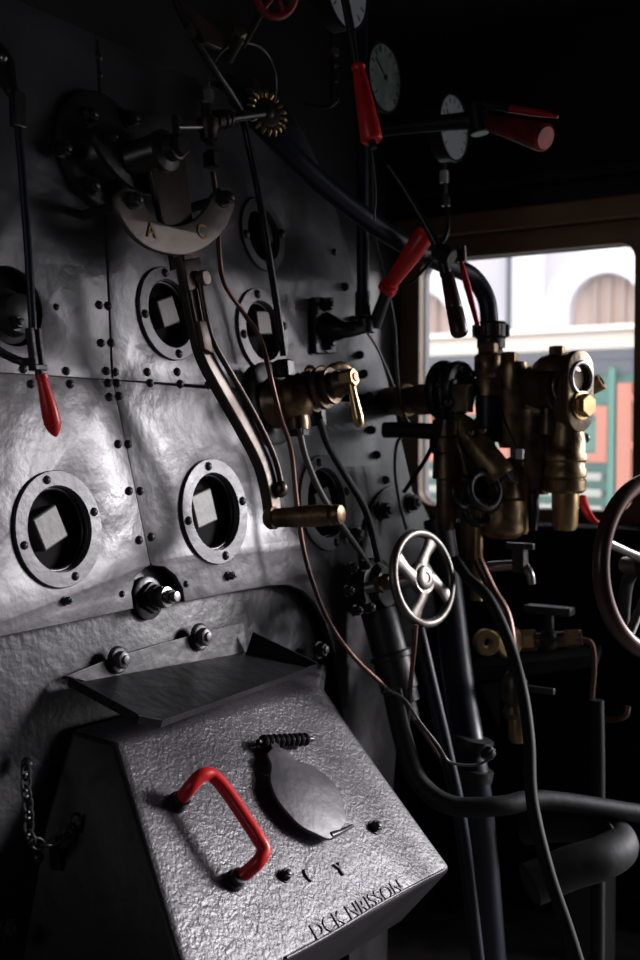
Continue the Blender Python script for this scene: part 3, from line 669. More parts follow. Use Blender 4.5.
# ---- dark wood lever and red thin lever in front of window
wl = thing('damper_lever', D(445, 262, 2.1), 'dark wooden grip hanging down in front of the window corner', 'lever')
q0 = D(455, 300, 2.1)
G().tube([D(388, 165, 2.1), D(405, 190, 2.1), D(430, 232, 2.1), D(442, 258, 2.1), D(446, 276, 2.1)], [R(2, q0), R(3, q0), R(5.5, q0), R(6, q0)], n=5).done('shank', 'black', wl)
G().cyl(D(436, 250, 2.1), D(452, 258, 2.08), R(9, q0), bev=.003).done('pivot_block', 'black', wl)
a, b_ = D(447, 274, 2.1), D(460, 335, 2.06); L_ = (b_-a).length
G().lathe(a, b_-a, [(0, R(5.5, a)), (.003, R(6.5, a)), (L_*.55, R(8.2, a)), (L_*.58, R(7.4, a)), (L_*.6, R(8.4, a)), (L_*.96, R(8.8, a)), (L_, R(7.2, a))], 24).done('wooden_grip', 'grip', wl)
tr_ = thing('trip_lever', D(462, 262, 2.15), 'thin bright red lever leaning against the pipe above the coupling', 'lever')
G().cyl(D(461, 246, 2.15), D(462, 262, 2.15), R(5, q0)).done('pivot', 'black', tr_)
G().tube([D(461, 262, 2.15), D(467, 285, 2.15), D(478, 326, 2.15)], [R(2.4, q0), R(3.6, q0), R(2.6, q0)], n=4).done('red_blade', 'red', tr_)

# ================================================================== INJECTOR CLUSTER
ij = thing('injector', K(500, 420), 'oily bronze steam injector of stacked cylinders in front of the window', 'injector')
q0 = K(500, 420)
def rp(px): return R(px, q0)
def vst(name, m, x, ys, par=ij, ds=0., seg=32, ax=UP):
    # profile listed top to bottom in picture rows with half-widths
    base = K(x, ys[-1][0], ds); pr = [((ys[-1][0]-y)*dep(base)/FP, r*dep(base)/FP) for y, r in ys][::-1]
    return G().lathe(base, ax, pr, seg).done(name, m, par)
# inlet pipe from backhead
a = W(378, 402, -.03); b_ = K(446, 398, .03)
L_ = (b_-a).length
G().lathe(a, b_-a, [(0, rp(15)), (L_*.35, rp(15)), (L_*.36, rp(17)), (L_*.46, rp(17)), (L_*.47, rp(14)), (L_*.6, rp(14)), (L_*.61, rp(16)), (L_, rp(16))], 32).done('inlet_pipe', 'bronze', ij)
for (x, y, r, ds) in ((445, 391, 31, .02), (459, 388, 27, -.015)):
    p = K(x, y, ds); n = head(262, 0)
    G().lathe(p, n, [(-.012, rp(r-5)), (-.010, rp(r-1)), (-.004, rp(r)), (.003, rp(r)), (.009, rp(r-1)), (.012, rp(r-5)), (.012, rp(r*.5)), (.008, rp(r*.35))], 48).done('round_flange', 'black', ij)
    for k in range(6):
        a = PI/3*k+.3; xx, yy, zz = frame(n)
        G().hex(p+(xx*math.cos(a)+yy*math.sin(a))*rp(r*.72)+n*.011, n, rp(4), .007).done('flange_nut', 'iron', ij)
G().box(K(462, 398, -.05), XX*rp(8), NY*rp(9), UP*rp(14)).done('valve_chest', 'darkbronze', ij, bev=.003)
G().ball(K(447, 402, -.06), rp(6)).done('ball_cap', 'black', ij)
vst('steam_cone_stack', 'bronze', 488, [(352, 8), (355, 12.5), (357, 14), (375, 14), (377, 12.5), (378, 12), (380, 13), (396, 13), (397, 11), (399, 11)])
vst('stack_hex_cap', 'bronze', 488, [(343, 9), (344, 10), (353, 10)], seg=6)
vst('blue_collar', 'blue', 488, [(397, 12.5), (404, 13), (420, 12), (442, 12)])
vst('lower_sleeve', 'bronze', 484, [(418, 10), (445, 11), (462, 10)], ds=.01)
vst('delivery_cone_stack', 'bronze', 512, [(361, 10), (363, 15), (368, 16), (400, 16), (404, 14.5), (440, 15), (448, 12)], ds=.02)
vst('bright_hex_cap', 'brass', 509, [(352, 7), (353, 8.5), (362, 8.5)], seg=6, ds=.0)
vst('coupling_neck', 'iron', 491, [(345, 9), (352, 12), (362, 14), (390, 15)], ds=.05)
cn = vst('coupling_nut', 'iron', 491, [(322, 14), (325, 17), (337, 17), (339, 14), (348, 14)], ds=.04, seg=48)
for k in range(8):
    a = 2*PI*k/8; p = K(491, 331, .04); G().cyl(p+V3((math.cos(a), math.sin(a), 0))*rp(17)-UP*rp(5.5), p+V3((math.cos(a), math.sin(a), 0))*rp(17)+UP*rp(5.5), rp(3.2), seg=10).done('nut_lug', 'iron', cn)
G().tube([K(524, 372, .03), K(500, 372, .02)], rp(7), sm=False).done('bridge_pipe', 'darkbronze', ij)
# horizontal chest
n = head(270, 0)
a = K(524, 388, .03); b_ = K(562, 388, -.05); ax = (b_-a).normalized(); L_ = (b_-a).length
G().lathe(a, ax, [(0, rp(22)), (L_*.3, rp(23)), (L_, rp(25)), (L_+.002, rp(24))], 40).done('chest_barrel', 'darkbronze', ij)
G().box(K(544, 394, -.01), XX*rp(13), NY*rp(17), UP*rp(22)).done('chest_block', 'darkbronze', ij, bev=.006)
p = K(561, 386, -.06); G().torus(p+ax*.002, ax, rp(13), rp(2), ry=1.).done('bore_rim', 'steel', ij)
G().lathe(p, ax, [(0, rp(12)), (.001, rp(12))], 32).done('bore', 'mattblack', ij)
# end flange (oval) facing the open side
fn = head(250, 0); fp = K(581, 391, -.07); fy = UP; fx = fy.cross(fn)
ovl = []
rr = rp(20); hh = rp(19)
for k in range(48):
    a = 2*PI*k/48; cx, cy = math.cos(a), math.sin(a)
    ovl.append((cx*rr*.95, cy*rr+(hh if cy >= 0 else -hh*1.0)))
bfc = fp+fn*.0; 
slab('end_flange', [ovl, circ((0, rp(12.5)), rp(14))], bfc, fx, fy, 0, rp(9), 'darkbronze', ij, bev=.0015)
slab('end_block', [[(q[0]*.95, q[1]*.95) for q in ovl]], bfc-fn*.008, fx, fy, 0, rp(30), 'darkbronze', ij, bev=.003)
G().torus(bfc+fy*rp(12.5)+fn*.001, fn, rp(15), rp(2.2)).done('bright_bore_rim', 'steel', ij)
pc = bfc-fy*rp(14)+fn*.001
G().lathe(pc, fn, [(0, rp(14)), (.004, rp(14)), (.005, rp(12))], 32).done('plug_washer', 'brightbrass', ij)
G().hex(pc+fn*.004, fn, rp(11.5), .018).done('hex_plug', 'brass', ij)
vst('chest_dome', 'darkbronze', 557, [(355, 12), (358, 18), (364, 24), (372, 25)], ds=-.04)
vst('dome_hex_nut', 'brass', 557, [(346, 6), (347, 8), (356, 8)], ds=-.04, seg=6)
a, b_ = K(570, 400, .04), K(602, 381, .0); ax = (b_-a).normalized(); L_ = (b_-a).length
G().lathe(a, ax, [(0, rp(7)), (L_*.5, rp(7.5)), (L_*.93, rp(8.5)), (L_, rp(8)), (L_, rp(4.5)), (L_*.9, rp(4.4))], 28).done('overflow_nozzle', 'bronze', ij)
# lower barrel
vst('combining_barrel', 'bronze', 565, [(412, 15), (425, 17), (440, 20), (452, 20), (454, 21.5), (460, 21.5), (462, 19.5), (467, 19.5), (469, 21), (476, 21), (478, 19), (480, 21), (490, 20.5), (493, 17)], ds=-.03)
vst('brass_outlet', 'brass', 565, [(492, 13.5), (508, 13.5), (510, 12.8), (526, 12.5), (530, 10)], ds=-.03)
G().cyl(K(548, 408, -.05), K(548, 435, -.05), rp(8), bev=.002).done('side_boss', 'darkbronze', ij)
G().ball(K(585, 438, -.04), rp(5)).done('grease_nipple', 'black', ij)
vst('rear_barrel', 'darkbronze', 532, [(405, 16), (410, 22), (470, 22), (480, 18), (494, 16)], ds=.03)
# diagonal tube
a, b_ = K(456, 418, -.02), K(502, 478, -.06); ax = (b_-a).normalized(); L_ = (b_-a).length
G().lathe(a, ax, [(0, rp(9)), (L_*.15, rp(13)), (L_*.9, rp(15)), (L_*.97, rp(15)), (L_, rp(13.5)), (L_, rp(10)), (L_*.92, rp(9))], 32).done('diagonal_barrel', 'bronze', ij)
for (x, y) in ((470, 432), (482, 430)): G().ball(K(x, y, -.08), rp(4.5)).done('cap_bolt', 'darkbronze', ij)
G().cyl(K(500, 478, -.02), K(514, 470, -.05), rp(14), seg=8).done('faceted_union', 'steel', ij)
vst('left_valve_body', 'darkbronze', 446, [(418, 8), (420, 14), (436, 15), (438, 17), (452, 17), (454, 13), (478, 14), (480, 10), (520, 10), (530, 8)], ds=-.02)
vst('left_valve_cap', 'iron', 446, [(408, 5), (410, 9), (420, 9)], ds=-.02, seg=6)
vst('left_lower_body', 'darkbronze', 470, [(448, 10), (452, 16), (500, 15), (505, 11), (560, 9)], ds=.0)
G().tube([K(455, 438, -.05), K(462, 455, -.06), K(466, 480, -.05), K(463, 500, -.05)], rp(2), n=5).done('link_wire', 'bronze', ij)
for (cx_, cy_, rr_, ds, an) in ((484, 490, 17, -.08, 240), (462, 492, 14, -.07, 262), (478, 510, 13, -.05, 230)):
    G().torus(K(cx_, cy_, ds), head(an, 12), rp(rr_), rp(4.4), seg=40).done('bent_loop_handle', 'black', ij)
cupo = vst('lubricator_cup', 'bronze', 503, [(470, 14), (476, 17), (497, 19), (500, 22), (506, 22.5), (520, 22), (530, 22.5), (534, 20), (538, 14)], ds=-.02)
vst('cup_side_pipe', 'brass', 523, [(462, 3), (480, 6), (530, 6), (534, 4)], ds=.0)
vst('cup_side_nut', 'iron', 533, [(490, 4), (495, 6), (512, 6), (530, 4)], ds=.0)
vst('drain_tail', 'brass', 477, [(505, 5), (560, 6), (600, 7)], ds=-.01)
wc_ = thing('wire_clip', K(520, 454, -.06), 'tiny white clip with a thin wire on the injector front', 'clip')
G().box(K(520, 454, -.1), XX*rp(3), NY*rp(3.5), UP*rp(5)).done('clip', 'white', wc_, bev=.002)
G().tube([K(498, 396, -.04), K(506, 424, -.07), K(518, 450, -.09)], rp(1.2), n=4).done('wire', 'black', wc_)
rt = thing('tap_lever', K(585, 505), 'small red tap handle below the injector outlet at the window sill', 'lever')
G().tube([K(582, 498, .02), K(585, 508, .0), K(592, 519, -.02), K(600, 524, -.02)], [rp(5), rp(4.5), rp(3.5), rp(2)], n=4).done('red_handle', 'red', rt)
G().cyl(K(577, 508, .03), K(584, 506, .0), rp(4)).done('tap_stem', 'steel', rt)
pipe('black_branch_pipe', 'cabgrey', [(384, 430, .06), (405, 430, .04), (440, 432, .0)], 8, 'grey-black horizontal pipe under the bronze inlet pipe', wf=K)
pipe('hanging_black_cable', 'rubber', [(445, 400, -.05), (438, 430, -.06), (428, 455, -.04), (412, 480, .0), (404, 492, .02)], 2.2, 'black cable sagging left from the round flanges', 'cable', wf=K)
pipe('curved_black_cable', 'rubber', [(400, 285, -.1), (412, 282, -.1), (425, 268, -.1), (437, 255, -.1)], 1.6, 'thin black cable looping beside the red lever ferrule', 'cable', wf=K)

# ================================================================== HANDWHEEL VALVE
hv = thing('handwheel_valve', W(375, 585, .02), 'flanged steam valve with worn four-spoke steel handwheel in the centre right', 'valve')
p = W(392, 566, -.02)
G().lathe(p, BN, [(0, R(80, p)), (.028, R(80, p)), (.034, R(76, p))], 64).done('bolting_flange', 'plate', hv)
for (x, y) in ((345, 573), (381, 511), (409, 503), (352, 535)):
    q = W(x, y, .014); gb_ = G().bolt(q, BN, R(8, q), R(10, q)); gb_.done('flange_bolt', 'iron', hv)
vb = W(372, 588, .06)
G().lathe(W(358, 588, .014), BN, [(0, R(26, vb)), (.03, R(26, vb)), (.035, R(30, vb)), (.05, R(30, vb)), (.052, R(24, vb)), (.07, R(20, vb))], 36).done('valve_body', 'black', hv)
for k in range(6):
    a = PI/3*k; q = W(358, 588, .064)+(BU*math.cos(a)+BV*math.sin(a))*R(24, vb); G().bolt(q, BN, R(5, q), R(8, q)).done('bonnet_nut', 'iron', hv)
wc = D(423, 578, dep(vb)-.09); wn_ = head(259, 11)
G().cyl(W(366, 588, .075), wc, R(5.5, vb)).done('spindle', 'steel', hv)
pa = W(378, 582, .10); G().lathe(pa, BN, [(0, R(11, pa)), (.012, R(11, pa)), (.014, R(8, pa)), (.03, R(8, pa))], 6).done('gland_nut', 'darkbronze', hv)
rw = R(45.5, wc)
whl = G().torus(wc, wn_, rw, R(4.6, wc), seg=72, ss=16).done('handwheel', 'wheel', hv)
x_, y_, z_ = frame(wn_, UP)
for k in range(4):
    a0 = math.radians(98+90*k); pts = []; rs = []
    for j in range(7):
        f = j/6; rad = rw*(.26+.70*f); a = a0+.42*math.sin(f*PI*.5)*1.0
        pts.append(wc+(x_*math.sin(a)+y_*math.cos(a))*rad); 
    gm = G(); L = []
    for j, pt in enumerate(pts):
        f = j/6; t = (pts[min(j+1, 6)]-pts[max(j-1, 0)]).normalized(); sd = t.cross(wn_).normalized(); hw = rw*(.15+.22*(abs(f-.45)**1.6)); hh = rw*.06
        L.append([pt+(sd*math.cos(2*PI*q/12)*hw+wn_*math.sin(2*PI*q/12)*hh) for q in range(12)])
    gm.loops(L); gm.done('spoke', 'wheel', whl)
G().lathe(wc-wn_*.012, wn_, [(0, rw*.25), (.004, rw*.38), (.014, rw*.38), (.017, rw*.34), (.016, rw*.27), (.020, rw*.25), (.022, rw*.2), (.022, rw*.12), (.020, rw*.10)], 36).done('hub', 'wheel', whl)
# downpipe from valve
a, b_ = D(378, 610, dep(vb)), D(408, 720, dep(vb)-.02); L_ = (b_-a).length
G().lathe(a, b_-a, [(0, R(18, a)), (L_*.38, R(18, a)), (L_*.4, R(21, a)), (L_*.44, R(21, a)), (L_*.45, R(19, a)), (L_*.72, R(19, a)), (L_*.73, R(17, a)), (L_*.84, R(17, a)), (L_*.85, R(13, a)), (L_, R(12, a))], 32).done('down_pipe', 'iron', hv)
pipe('thick_riser', 'blue', [(438, 520, 2.46), (444, 560, 2.44), (451, 620, 2.38), (458, 680, 2.3), (470, 760, 2.2), (480, 840, 2.22), (492, 990, 2.25)], 16, 'thick blue-black riser pipe right of the handwheel', wf=D)
rc = thing('pipe_clamp', D(474, 775, 2.17), 'dark double pipe clamp with bolt around the thick riser', 'clamp')
for y in (748, 778): G().lathe(D(472, y, 2.2), (D(474, y-10, 2.2)-D(472, y, 2.2)), [(0, R(19, q0)), (.02, R(19, q0)), (.022, R(17, q0))], 28).done('clamp_band', 'iron', rc)
G().bolt(D(486, 752, 2.14), head(250), R(6, q0), .016).done('clamp_bolt', 'iron', rc)
pipe('slim_riser', 'blue', [(418, 628, 2.1), (430, 680, 2.1), (445, 745, 2.1), (462, 830, 2.1), (480, 980, 2.1)], 7, 'slim blue-black pipe just left of the thick riser', wf=D)
pipe('copper_riser', 'copper', [(416, 625, 2.05), (414, 650, 2.05), (411, 680, 2.07), (404, 760, 2.2)], 2.4, 'short thin copper tube below the handwheel rim', wf=D)
pipe('white_lead', 'tube', [(388, 690, 1.98), (405, 700, 1.98), (420, 722, 1.97), (438, 745, 1.97), (450, 762, 1.98), (475, 765, 1.99), (492, 758, 2.0)], 1.4, 'fine pale wire curling across the risers', 'wire', wf=D)
pipe('corner_pipe', 'dullblack', [(392, 690, 2.1), (402, 735, 2.1), (418, 780, 2.08), (450, 805, 2.05), (500, 806, 2.05), (545, 800, 2.1), (650, 815, 2.2)], 10, 'black pipe bending from vertical to horizontal at lower right', wf=D)
pipe('long_hose', 'rubber', [(455, 560, 2.25), (468, 578, 2.2), (488, 598, 2.15), (508, 640, 2.1), (522, 690, 2.05), (529, 740, 2.0), (532, 800, 1.95), (548, 870, 1.9), (568, 930, 1.88), (585, 985, 1.86)], 6.2, 'long black hose sweeping down to the bottom edge', 'hose', wf=D)
pipe('rusty_hose', 'copper', [(478, 560, 2.28), (492, 590, 2.26), (506, 615, 2.24), (512, 650, 2.22), (514, 678, 2.3)], 5.5, 'reddish brown pipe curving behind the long black hose', wf=D)
for k, (x, rpx, y0_, dd) in enumerate(()):
    pipe('vertical_conduit', 'black', [(x, y0_, dd), (x+8, 700, dd), (x+30, 800, dd), (x+60, 990, dd)], rpx, 'thin black conduit in the shadow beside the fire door', wf=D)
# mesh of lower right
sh = thing('valve_shelf', D(530, 665, 2.5), 'dark narrow shelf carrying brass fittings under the window', 'shelf')
a = D(470, 668, 2.6); b_ = D(592, 655, 2.45)
G().prism([D(468, 668, 2.62), D(598, 655, 2.45), D(598, 666, 2.45), D(468, 684, 2.62)], V3((.12, .03, 0))).done('shelf_board', 'iron', sh, bev=.004)
G().prism([D(480, 684, 2.6), D(500, 682, 2.58), D(500, 730, 2.6)], V3((.02, .01, 0))).done('shelf_bracket', 'black', sh)
bf = thing('brass_manifold', D(520, 640, 2.45), 'row of brass nuts and tees lying on the narrow shelf', 'fitting')
q1 = D(520, 640, 2.45)
def r1(px): return R(px, q1)
p = D(485, 642, 2.4); n = head(225, 5)
G().ringplate(p, n, r1(13), r1(4), .02).done('open_brass_ring', 'brass', bf)
p = D(506, 641, 2.42); G().ringplate(p, head(240, 0), r1(16), r1(6), .018).done('brass_flange_ring', 'brass', bf)
G().lathe(D(516, 641, 2.45), D(538, 640, 2.43)-D(516, 641, 2.45), [(0, r1(11)), (.045, r1(11)), (.047, r1(8))], 6).done('brass_hex_body', 'brass', bf)
G().cyl(D(536, 641, 2.43), D(582, 638, 2.4), r1(8)).done('manifold_tube', 'darkbronze', bf)
G().ball(D(549, 640, 2.42), r1(11)).done('tee_ball', 'iron', bf)
G().lathe(D(565, 639, 2.41), D(582, 638, 2.4)-D(565, 639, 2.41), [(0, r1(9)), (.03, r1(9)), (.032, r1(7))], 6).done('brass_end_nut', 'brass', bf)
G().cyl(D(549, 640, 2.42), D(549, 614, 2.42), r1(5)).done('tee_stem', 'iron', bf)
G().box(D(549, 610, 2.42), XX*r1(8), V3((0, -1, 0))*r1(24), UP*r1(4)).done('tee_cap', 'iron', bf, bev=.003)
pipe('hooked_copper_pipe', 'copper', [(582, 639, 2.4), (592, 645, 2.4), (594, 670, 2.4), (592, 700, 2.4), (598, 717, 2.4), (612, 720, 2.38), (625, 716, 2.36), (628, 706, 2.36)], 3, 'thin copper pipe hooking down from the shelf nut', wf=D)
tp = thing('water_tap', D(522, 560, 2.35), 'small grey drain tap with spout under the bronze cup', 'tap')
G().cyl(D(488, 567, 2.35), D(528, 564, 2.33), r1(5)).done('tap_barrel', 'steel', tp)
G().cyl(D(520, 543, 2.33), D(520, 572, 2.33), r1(8), seg=8).done('tap_body', 'iron', tp)
G().tube([D(524, 566, 2.33), D(530, 574, 2.31), D(532, 584, 2.31)], [r1(5), r1(4), r1(3.5)], n=4).done('spout', 'steel', tp)
G().box(D(520, 546, 2.33), XX*r1(3), NY*r1(14), UP*r1(3)).done('tap_key', 'iron', tp, bev=.002)
lk = thing('lower_cock', D(518, 690, 2.3), 'brass cock standing vertically behind the hose below the shelf', 'valve')
def vl(par, name, m, x, s, ys, seg=24):
    base = D(x, ys[-1][0], s); k_ = dep(base)/FP
    return G().lathe(base, UP, [((ys[-1][0]-y)*k_, r*k_) for y, r in ys][::-1], seg).done(name, m, par)
vl(lk, 'cock_body', 'darkbronze', 514, 2.3, [(672, 8), (680, 13), (700, 13), (705, 9), (712, 12), (718, 9)])
vl(lk, 'brass_sleeve', 'brass', 517, 2.3, [(716, 8), (722, 9), (738, 9), (742, 7)])
G().box(D(540, 690, 2.28), XX*r1(3), NY*r1(14), UP*r1(3)).done('cock_key', 'iron', lk, bev=.002)
# black box behind, widened so the space below the window stays dark
bxp = thing('equipment_box', D(560, 580, 2.75), 'matt black equipment box filling the space below the window', 'box')
G().bx((2.70, -.80, .20), (2.86, .20, wz0-.03)).done('box_body', 'mattblack', bxp, bev=.02)
for yy in (-.74, .10): G().bx((2.72, yy, 0), (2.78, yy+.06, .21)).done('leg', 'mattblack', bxp)
G().bx((2.68, -.36, .62), (2.705, .12, .98)).done('box_lid', 'mattblack', bxp, bev=.006)
eb = thing('elbow_pipe', D(600, 850, 2.2), 'fat dark elbow pipe turning back near the floor at right', 'pipe')
G().tube([D(525, 825, 2.3), D(565, 822, 2.25), D(600, 828, 2.2), D(618, 845, 2.15), D(602, 858, 2.1), D(570, 868, 2.08), D(530, 885, 2.06)], R(20, D(600, 850, 2.2)), seg=24, n=6).done('elbow', 'dullblack', eb)
G().torus(D(600, 842, 2.17), head(150, 0), R(21, q1), .006).done('elbow_rib', 'dullblack', eb)
pipe('short_upright', 'dullblack', [(597, 700, 2.32), (598, 800, 2.32), (597, 1072, 2.32)], 7, 'plain dark upright post at the lower right', 'post', wf=D)
wb_ = thing('stand_foot', D(590, 930, 2.35), 'flat dark foot bracket standing on the pale floor patch', 'bracket')
fq = hit(588, 1010, V3((0, 0, 0)), UP); G().bx(fq-V3((.05, .05, 0)), fq+V3((.04, .04, .35))).done('foot', 'iron', wb_, bev=.004)

# ================================================================== BIG REVERSING WHEEL at right edge
rv = thing('reversing_wheel', D(655, 568, 1.95), 'large brown polished handwheel cut off by the right edge', 'handwheel')
wc = D(659, 566, 1.95); wn_ = head(247, 4); rw = R(86, wc)
rim = G().torus(wc, wn_, rw, R(8.5, wc), seg=96, ss=18).done('rim', 'grip', rv)
rim.data.materials.clear(); M['brownrim'] = mat('brown_polished_rim', (.14, .075, .055), .28, .5, rvar=.06, base2=(.08, .05, .045), var=.2, vscale=6); rim.data.materials.append(M['brownrim'])
x_, y_, z_ = frame(wn_, UP)
for k in range(5):
    a = math.radians(20+72*k); d = x_*math.sin(a)+y_*math.cos(a)
    G().tube([wc+d*rw*.2, wc+d*rw*.55, wc+d*rw*.97], [R(6, wc), R(4.5, wc), R(5, wc)], n=4).done('spoke', 'steel', rv)
G().lathe(wc-wn_*.03, wn_, [(0, rw*.2), (.01, rw*.25), (.05, rw*.25), (.055, rw*.18)], 32).done('hub', 'black', rv)
G().cyl(wc-wn_*.02, D(626, 565, 2.05), R(9, wc)).done('bright_collar', 'steel', rv)
G().tube([wc-wn_*.02, D(628, 580, 2.1), D(622, 640, 2.14)], R(7, wc), n=4).done('column', 'iron', rv)

# ================================================================== FIREBOX DOOR
fd = thing('firebox_door', V3((1.45, -.15, .5)), 'pitted sloping cast iron fire door hood at the bottom', 'firebox door')
TL, TR = W(118, 742, .05), W(319, 687, .05)
BR = hit(452, 868, V3((TR.x+.01, 0, 0)), XX)
FN = (TR-BR).cross(TL-BR).normalized()
if FN.dot(CAM-BR) < 0: FN = -FN
def F(x, y, h=0.): return hit(x, y, BR+FN*h, FN)
BL = F(196, 1012)
print('door', TL, TR, BR, BL, FN)
ends = []
gm = G()
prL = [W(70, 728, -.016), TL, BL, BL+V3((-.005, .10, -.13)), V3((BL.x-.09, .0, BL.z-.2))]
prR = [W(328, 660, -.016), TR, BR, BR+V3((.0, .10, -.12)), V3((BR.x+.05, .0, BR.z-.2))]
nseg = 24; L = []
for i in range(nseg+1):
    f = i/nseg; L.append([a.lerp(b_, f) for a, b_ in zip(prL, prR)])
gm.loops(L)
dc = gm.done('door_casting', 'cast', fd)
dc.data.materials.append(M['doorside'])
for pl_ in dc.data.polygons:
    if pl_.normal.dot(FN) < .8: pl_.material_index = 1  # faces off the front: smooth and darker, their shade put into the colour
b = dc.modifiers.new('b', 'BEVEL'); b.width = .032; b.segments = 6; b.limit_method = 'ANGLE'; b.angle_limit = math.radians(25)
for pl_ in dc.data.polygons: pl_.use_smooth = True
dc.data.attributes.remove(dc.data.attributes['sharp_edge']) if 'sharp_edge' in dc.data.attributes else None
# cast ridge and lettering
rd = (BR-BL).normalized()
r0 = F(285, 955, .0); r1_ = F(444, 868, .0)
# letters follow the ridge
ld = (F(412, 884)-F(310, 940)).normalized(); ly = FN.cross(ld)
text('cast_lettering', 'DCK NRISSON', .032, F(360, 908, .0005), ld, ly, .0012, 'cast', fd, sx=1.25)
text('cast_mark', 'Y', .030, F(340, 870, .001), ld, ly, .002, 'cast', fd)
text('cast_mark', '(', .022, F(306, 875, .001), ld, ly, .002, 'cast', fd)
G().tube([F(286, 958, .0), F(330, 934, .0), F(390, 898, .0), F(444, 870, .0)], .0025).done('casting_ridge', 'cast', fd)
def dpt(x, y, h): return F(x, y, h)
for (x, y, r) in ((284, 876, 6), (374, 828, 6)):
    p = F(x, y); G().bolt(p, FN, R(r, p), R(7, p)).done('door_bolt', 'black', fd)
hp = [(178, 803, .004), (189, 789, .035), (201, 776, .052), (213, 776, .055), (228, 793, .055), (245, 818, .055), (258, 838, .055), (264, 850, .052), (258, 862, .042), (246, 873, .02), (235, 881, .004)]
hb = G().tube([F(*p) for p in hp], R(7.2, F(230, 800, .05)), seg=20, n=6).done('red_handle', 'red', fd)
for (x, y) in ((176, 804), (233, 882)):
    p = F(x, y); G().lathe(p, FN, [(0, R(11, p)), (.008, R(11, p)), (.010, R(9, p)), (.018, R(9, p))], 20).done('handle_foot', 'black', hb)
# peephole lid
lidp = [(268, 754), (275, 748), (286, 750), (296, 760), (312, 766), (328, 777), (337, 788), (342, 802), (346, 818), (340, 829), (330, 838), (316, 833), (301, 825), (288, 812), (277, 797), (271, 780), (272, 766)]
lc = F(308, 795, .02)
dx = (F(340, 800)-F(280, 790)).normalized(); dy = FN.cross(dx)
L2 = [((F(x, y, .022)-lc).dot(dx), (F(x, y, .022)-lc).dot(dy)) for x, y in lidp]
L2 = [(q.x, q.y) for q in smooth([V3((a, b_, 0)) for a, b_ in L2+[L2[0]]], 4)[:-1]]
lid = slab('peephole_lid', [L2], lc, dx, dy, 0.002, .006, 'ring', fd, bev=.0012)
G().lathe(F(303, 800, .001), FN, [(0, R(30, lc)), (.01, R(30, lc)), (.012, R(27, lc))], 36).done('peephole_rim', 'black', fd)
a, b_ = F(258, 742, .016), F(312, 739, .016); ax = (b_-a); gm = G()
gm.cyl(a, b_, R(3, a))
for k in range(9): gm.torus(a+ax*(.1+k*.095), ax, R(5, a), R(2.2, a), seg=20, ss=8)
gm.done('hinge_spring', 'black', lid)
G().tube([F(330, 836, .018), F(340, 832, .018), F(352, 826, .012)], [R(4, a), R(3, a), R(2, a)], n=4).done('lid_catch', 'black', lid)
G().box(F(272, 750, .012), dx*R(7, a), dy*R(8, a), FN*.010).done('hinge_lug', 'black', lid, bev=.003)

# ================================================================== DRIP TRAY
dt = thing('drip_tray', W(190, 680, .05), 'black sheet metal tray bolted above the fire door', 'tray')
# corners: back-left, back-right, front-right, front-left
bl_, br_ = W(64, 676, -.012), W(246, 634, -.012)
tL, tR = W(64, 676, -.012), W(243, 632, -.012)
flr = [W(112, 686, -.012), W(242, 652, -.012), W(315, 655, .09), W(212, 716, .115), W(150, 722, .10)]
# tray as a pan: back plate, floor, lips
G().prism([W(64, 676, -.016), W(112, 657, -.016), W(160, 643, -.016), W(242, 622, -.016), W(246, 654, -.016), W(114, 690, -.016)], BN*.004).done('back_plate', 'trayp', dt, bev=.001)
A0, A1, A2, A3 = W(68, 684, -.010), W(246, 652, -.010), W(316, 668, .085), W(160, 726, .118)
A3b = W(137, 722, .105)
n = (A1-A0).cross(A3-A0).normalized(); n = n if n.z > 0 else -n
G().prism([A0, A1, A2, A3, A3b], -n*.003).done('tray_floor', 'trayp', dt, bev=.0008)
def lip(a, b_, h0, h1, lean=V3((0, 0, 0)), nm='tray_lip'):
    t = (b_-a).normalized(); sd = t.cross(n).normalized()*.0015
    gm = G(); vs = [a-sd, b_-sd, b_+n*h1+lean-sd, a+n*h0+lean-sd]
    gm.prism(vs, sd*2); return gm.done(nm, 'trayp', dt)
lip(A3-n*.002, A2-n*.002, .012, .010); lip(A3b-n*.002, A3-n*.002, .012, .012)
lip(A0, A3b, .012, .012); lip(A1, A2, .040, .010)
for (x, y) in ((117, 660), (199, 637)):
    p = W(x, y, -.010); G().lathe(p, BN, [(0, R(14, p)), (.003, R(14, p)), (.006, R(12, p))], 24).done('bolt_washer', 'trayp', dt); G().bolt(p+BN*.004, BN, R(9, p), R(9, p)).done('tray_bolt', 'steel' if 0 else 'ring', dt)
p = W(318, 650, .0); single(G().bolt(p, BN, R(7, p), R(9, p)), 'corner_bolt', 'iron', 'lone bolt head just beyond the right tip of the tray', 'bolt')

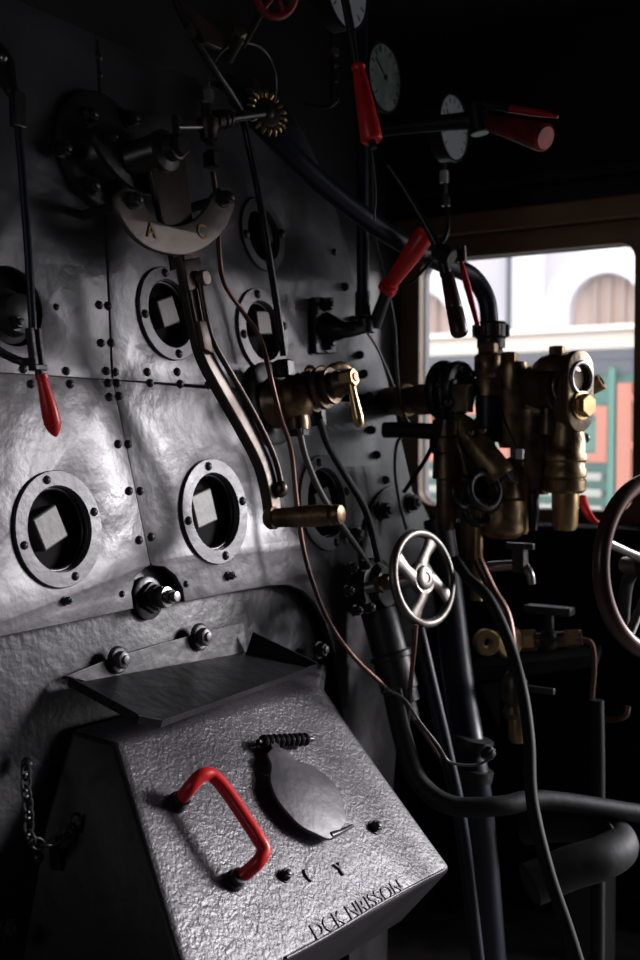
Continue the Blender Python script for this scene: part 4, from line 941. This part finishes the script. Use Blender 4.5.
# ================================================================== CHAIN + lower left
ch = thing('latch_chain', W(28, 770, 0), 'sagging black chain with ring on the dark plate at lower left', 'chain')
cps = smooth([W(26, 766, .01), W(26, 790, .012), W(29, 815, .012), W(29, 838, .014), W(40, 845, .02), W(55, 843, .022), W(68, 833, .024), (W(75, 825, .026))], 6)
step = .0145; acc = 0; last_ = cps[0]; k = 0; fine = smooth(cps, 10); pos = [fine[0]]
for q in fine[1:]:
    if (q-pos[-1]).length >= step: pos.append(q)
for i in range(len(pos)-1):
    t = (pos[i+1]-pos[i]).normalized(); c_ = (pos[i]+pos[i+1])/2
    nn = BN if i % 2 else t.cross(BN).normalized(); s3 = t.cross(nn)
    gm = G(); Lp = []
    for j in range(16):
        a = 2*PI*j/16; Lp.append(c_+t*math.cos(a)*.011+s3*math.sin(a)*.0075)
    L = []
    for j in range(16):
        tt = (Lp[(j+1) % 16]-Lp[j-1]).normalized(); u_ = tt.cross(nn).normalized()
        L.append([Lp[j]+(u_*math.cos(2*PI*q/8)+nn*math.sin(2*PI*q/8))*.0022 for q in range(8)])
    gm.loops(L, close=True); gm.done('chain_link', 'iron', ch)
p = W(75, 822, .03); G().torus(p, BN, R(8, p), R(1.6, p)).done('ring', 'iron', ch)
G().dome(W(26, 764, -.008), BN, .01, .01).done('anchor', 'iron', ch)
lb = thing('latch_bracket', W(65, 850, .0), 'small black latch bracket under the hanging chain', 'bracket')
G().prism([W(48, 850, -.008), W(85, 838, -.008), W(94, 852, -.008), W(90, 866, -.008), W(76, 862, -.008), W(50, 870, -.008)], BN*.02).done('latch_plate', 'black', lb, bev=.003)
G().cyl(W(75, 836, .02), W(75, 858, .02), .004).done('latch_pin', 'iron', lb)
G().dome(W(38, 858, -.008), BN, .008, .008).done('latch_rivet', 'iron', lb)
p = W(8, 926, -.008); single(G().bolt(p, BN, R(9, p), R(12, p)), 'plate_bolt', 'iron', 'lone dark bolt at the bottom left corner', 'bolt')

# ================================================================== LIGHT
w = bpy.data.worlds.new('sky'); SC.world = w; w.use_nodes = True; nt = w.node_tree
bg = nt.nodes['Background']; bg.inputs['Color'].default_value = (.96, .95, 1.0, 1); bg.inputs['Strength'].default_value = 2.6
sun = bpy.data.lights.new('sun', 'SUN'); sun.energy = 4.0; sun.angle = math.radians(14); sun.color = (1, .955, .99)
so = bpy.data.objects.new('sun', sun); COL.objects.link(so)
L_ = V3((.75, -.60, .245)).normalized(); so.rotation_euler = L_.to_track_quat('Z', 'Y').to_euler(); so.location = (8, -6, 6)
for (nm, y0, y1, z0, z1) in (('doorway_light', DY0, DY1, 0, DZ), ('window_light', wy0, wy1, wz0, wz1), ('side_window_light', -.5, .0, 1.42, 1.84)):  # the side portal serves the opening added in the left wall
    al = bpy.data.lights.new(nm, 'AREA'); al.shape = 'RECTANGLE'; al.size = abs(y1-y0); al.size_y = z1-z0; al.cycles.is_portal = True
    ao = bpy.data.objects.new(nm, al); COL.objects.link(ao); ao.location = (XW+.06, (y0+y1)/2, (z0+z1)/2)
    if nm[0] == 's': ao.location.x = XL-.05
    ao.rotation_euler = (V3((-1 if nm[0] == 's' else 1, 0, 0)).to_track_quat('Z', 'Y')).to_euler()
SC.view_settings.view_transform = 'Standard'; SC.view_settings.look = 'None'; SC.view_settings.gamma = 1; SC.view_settings.exposure = 0
SC.cycles.max_bounces = 6
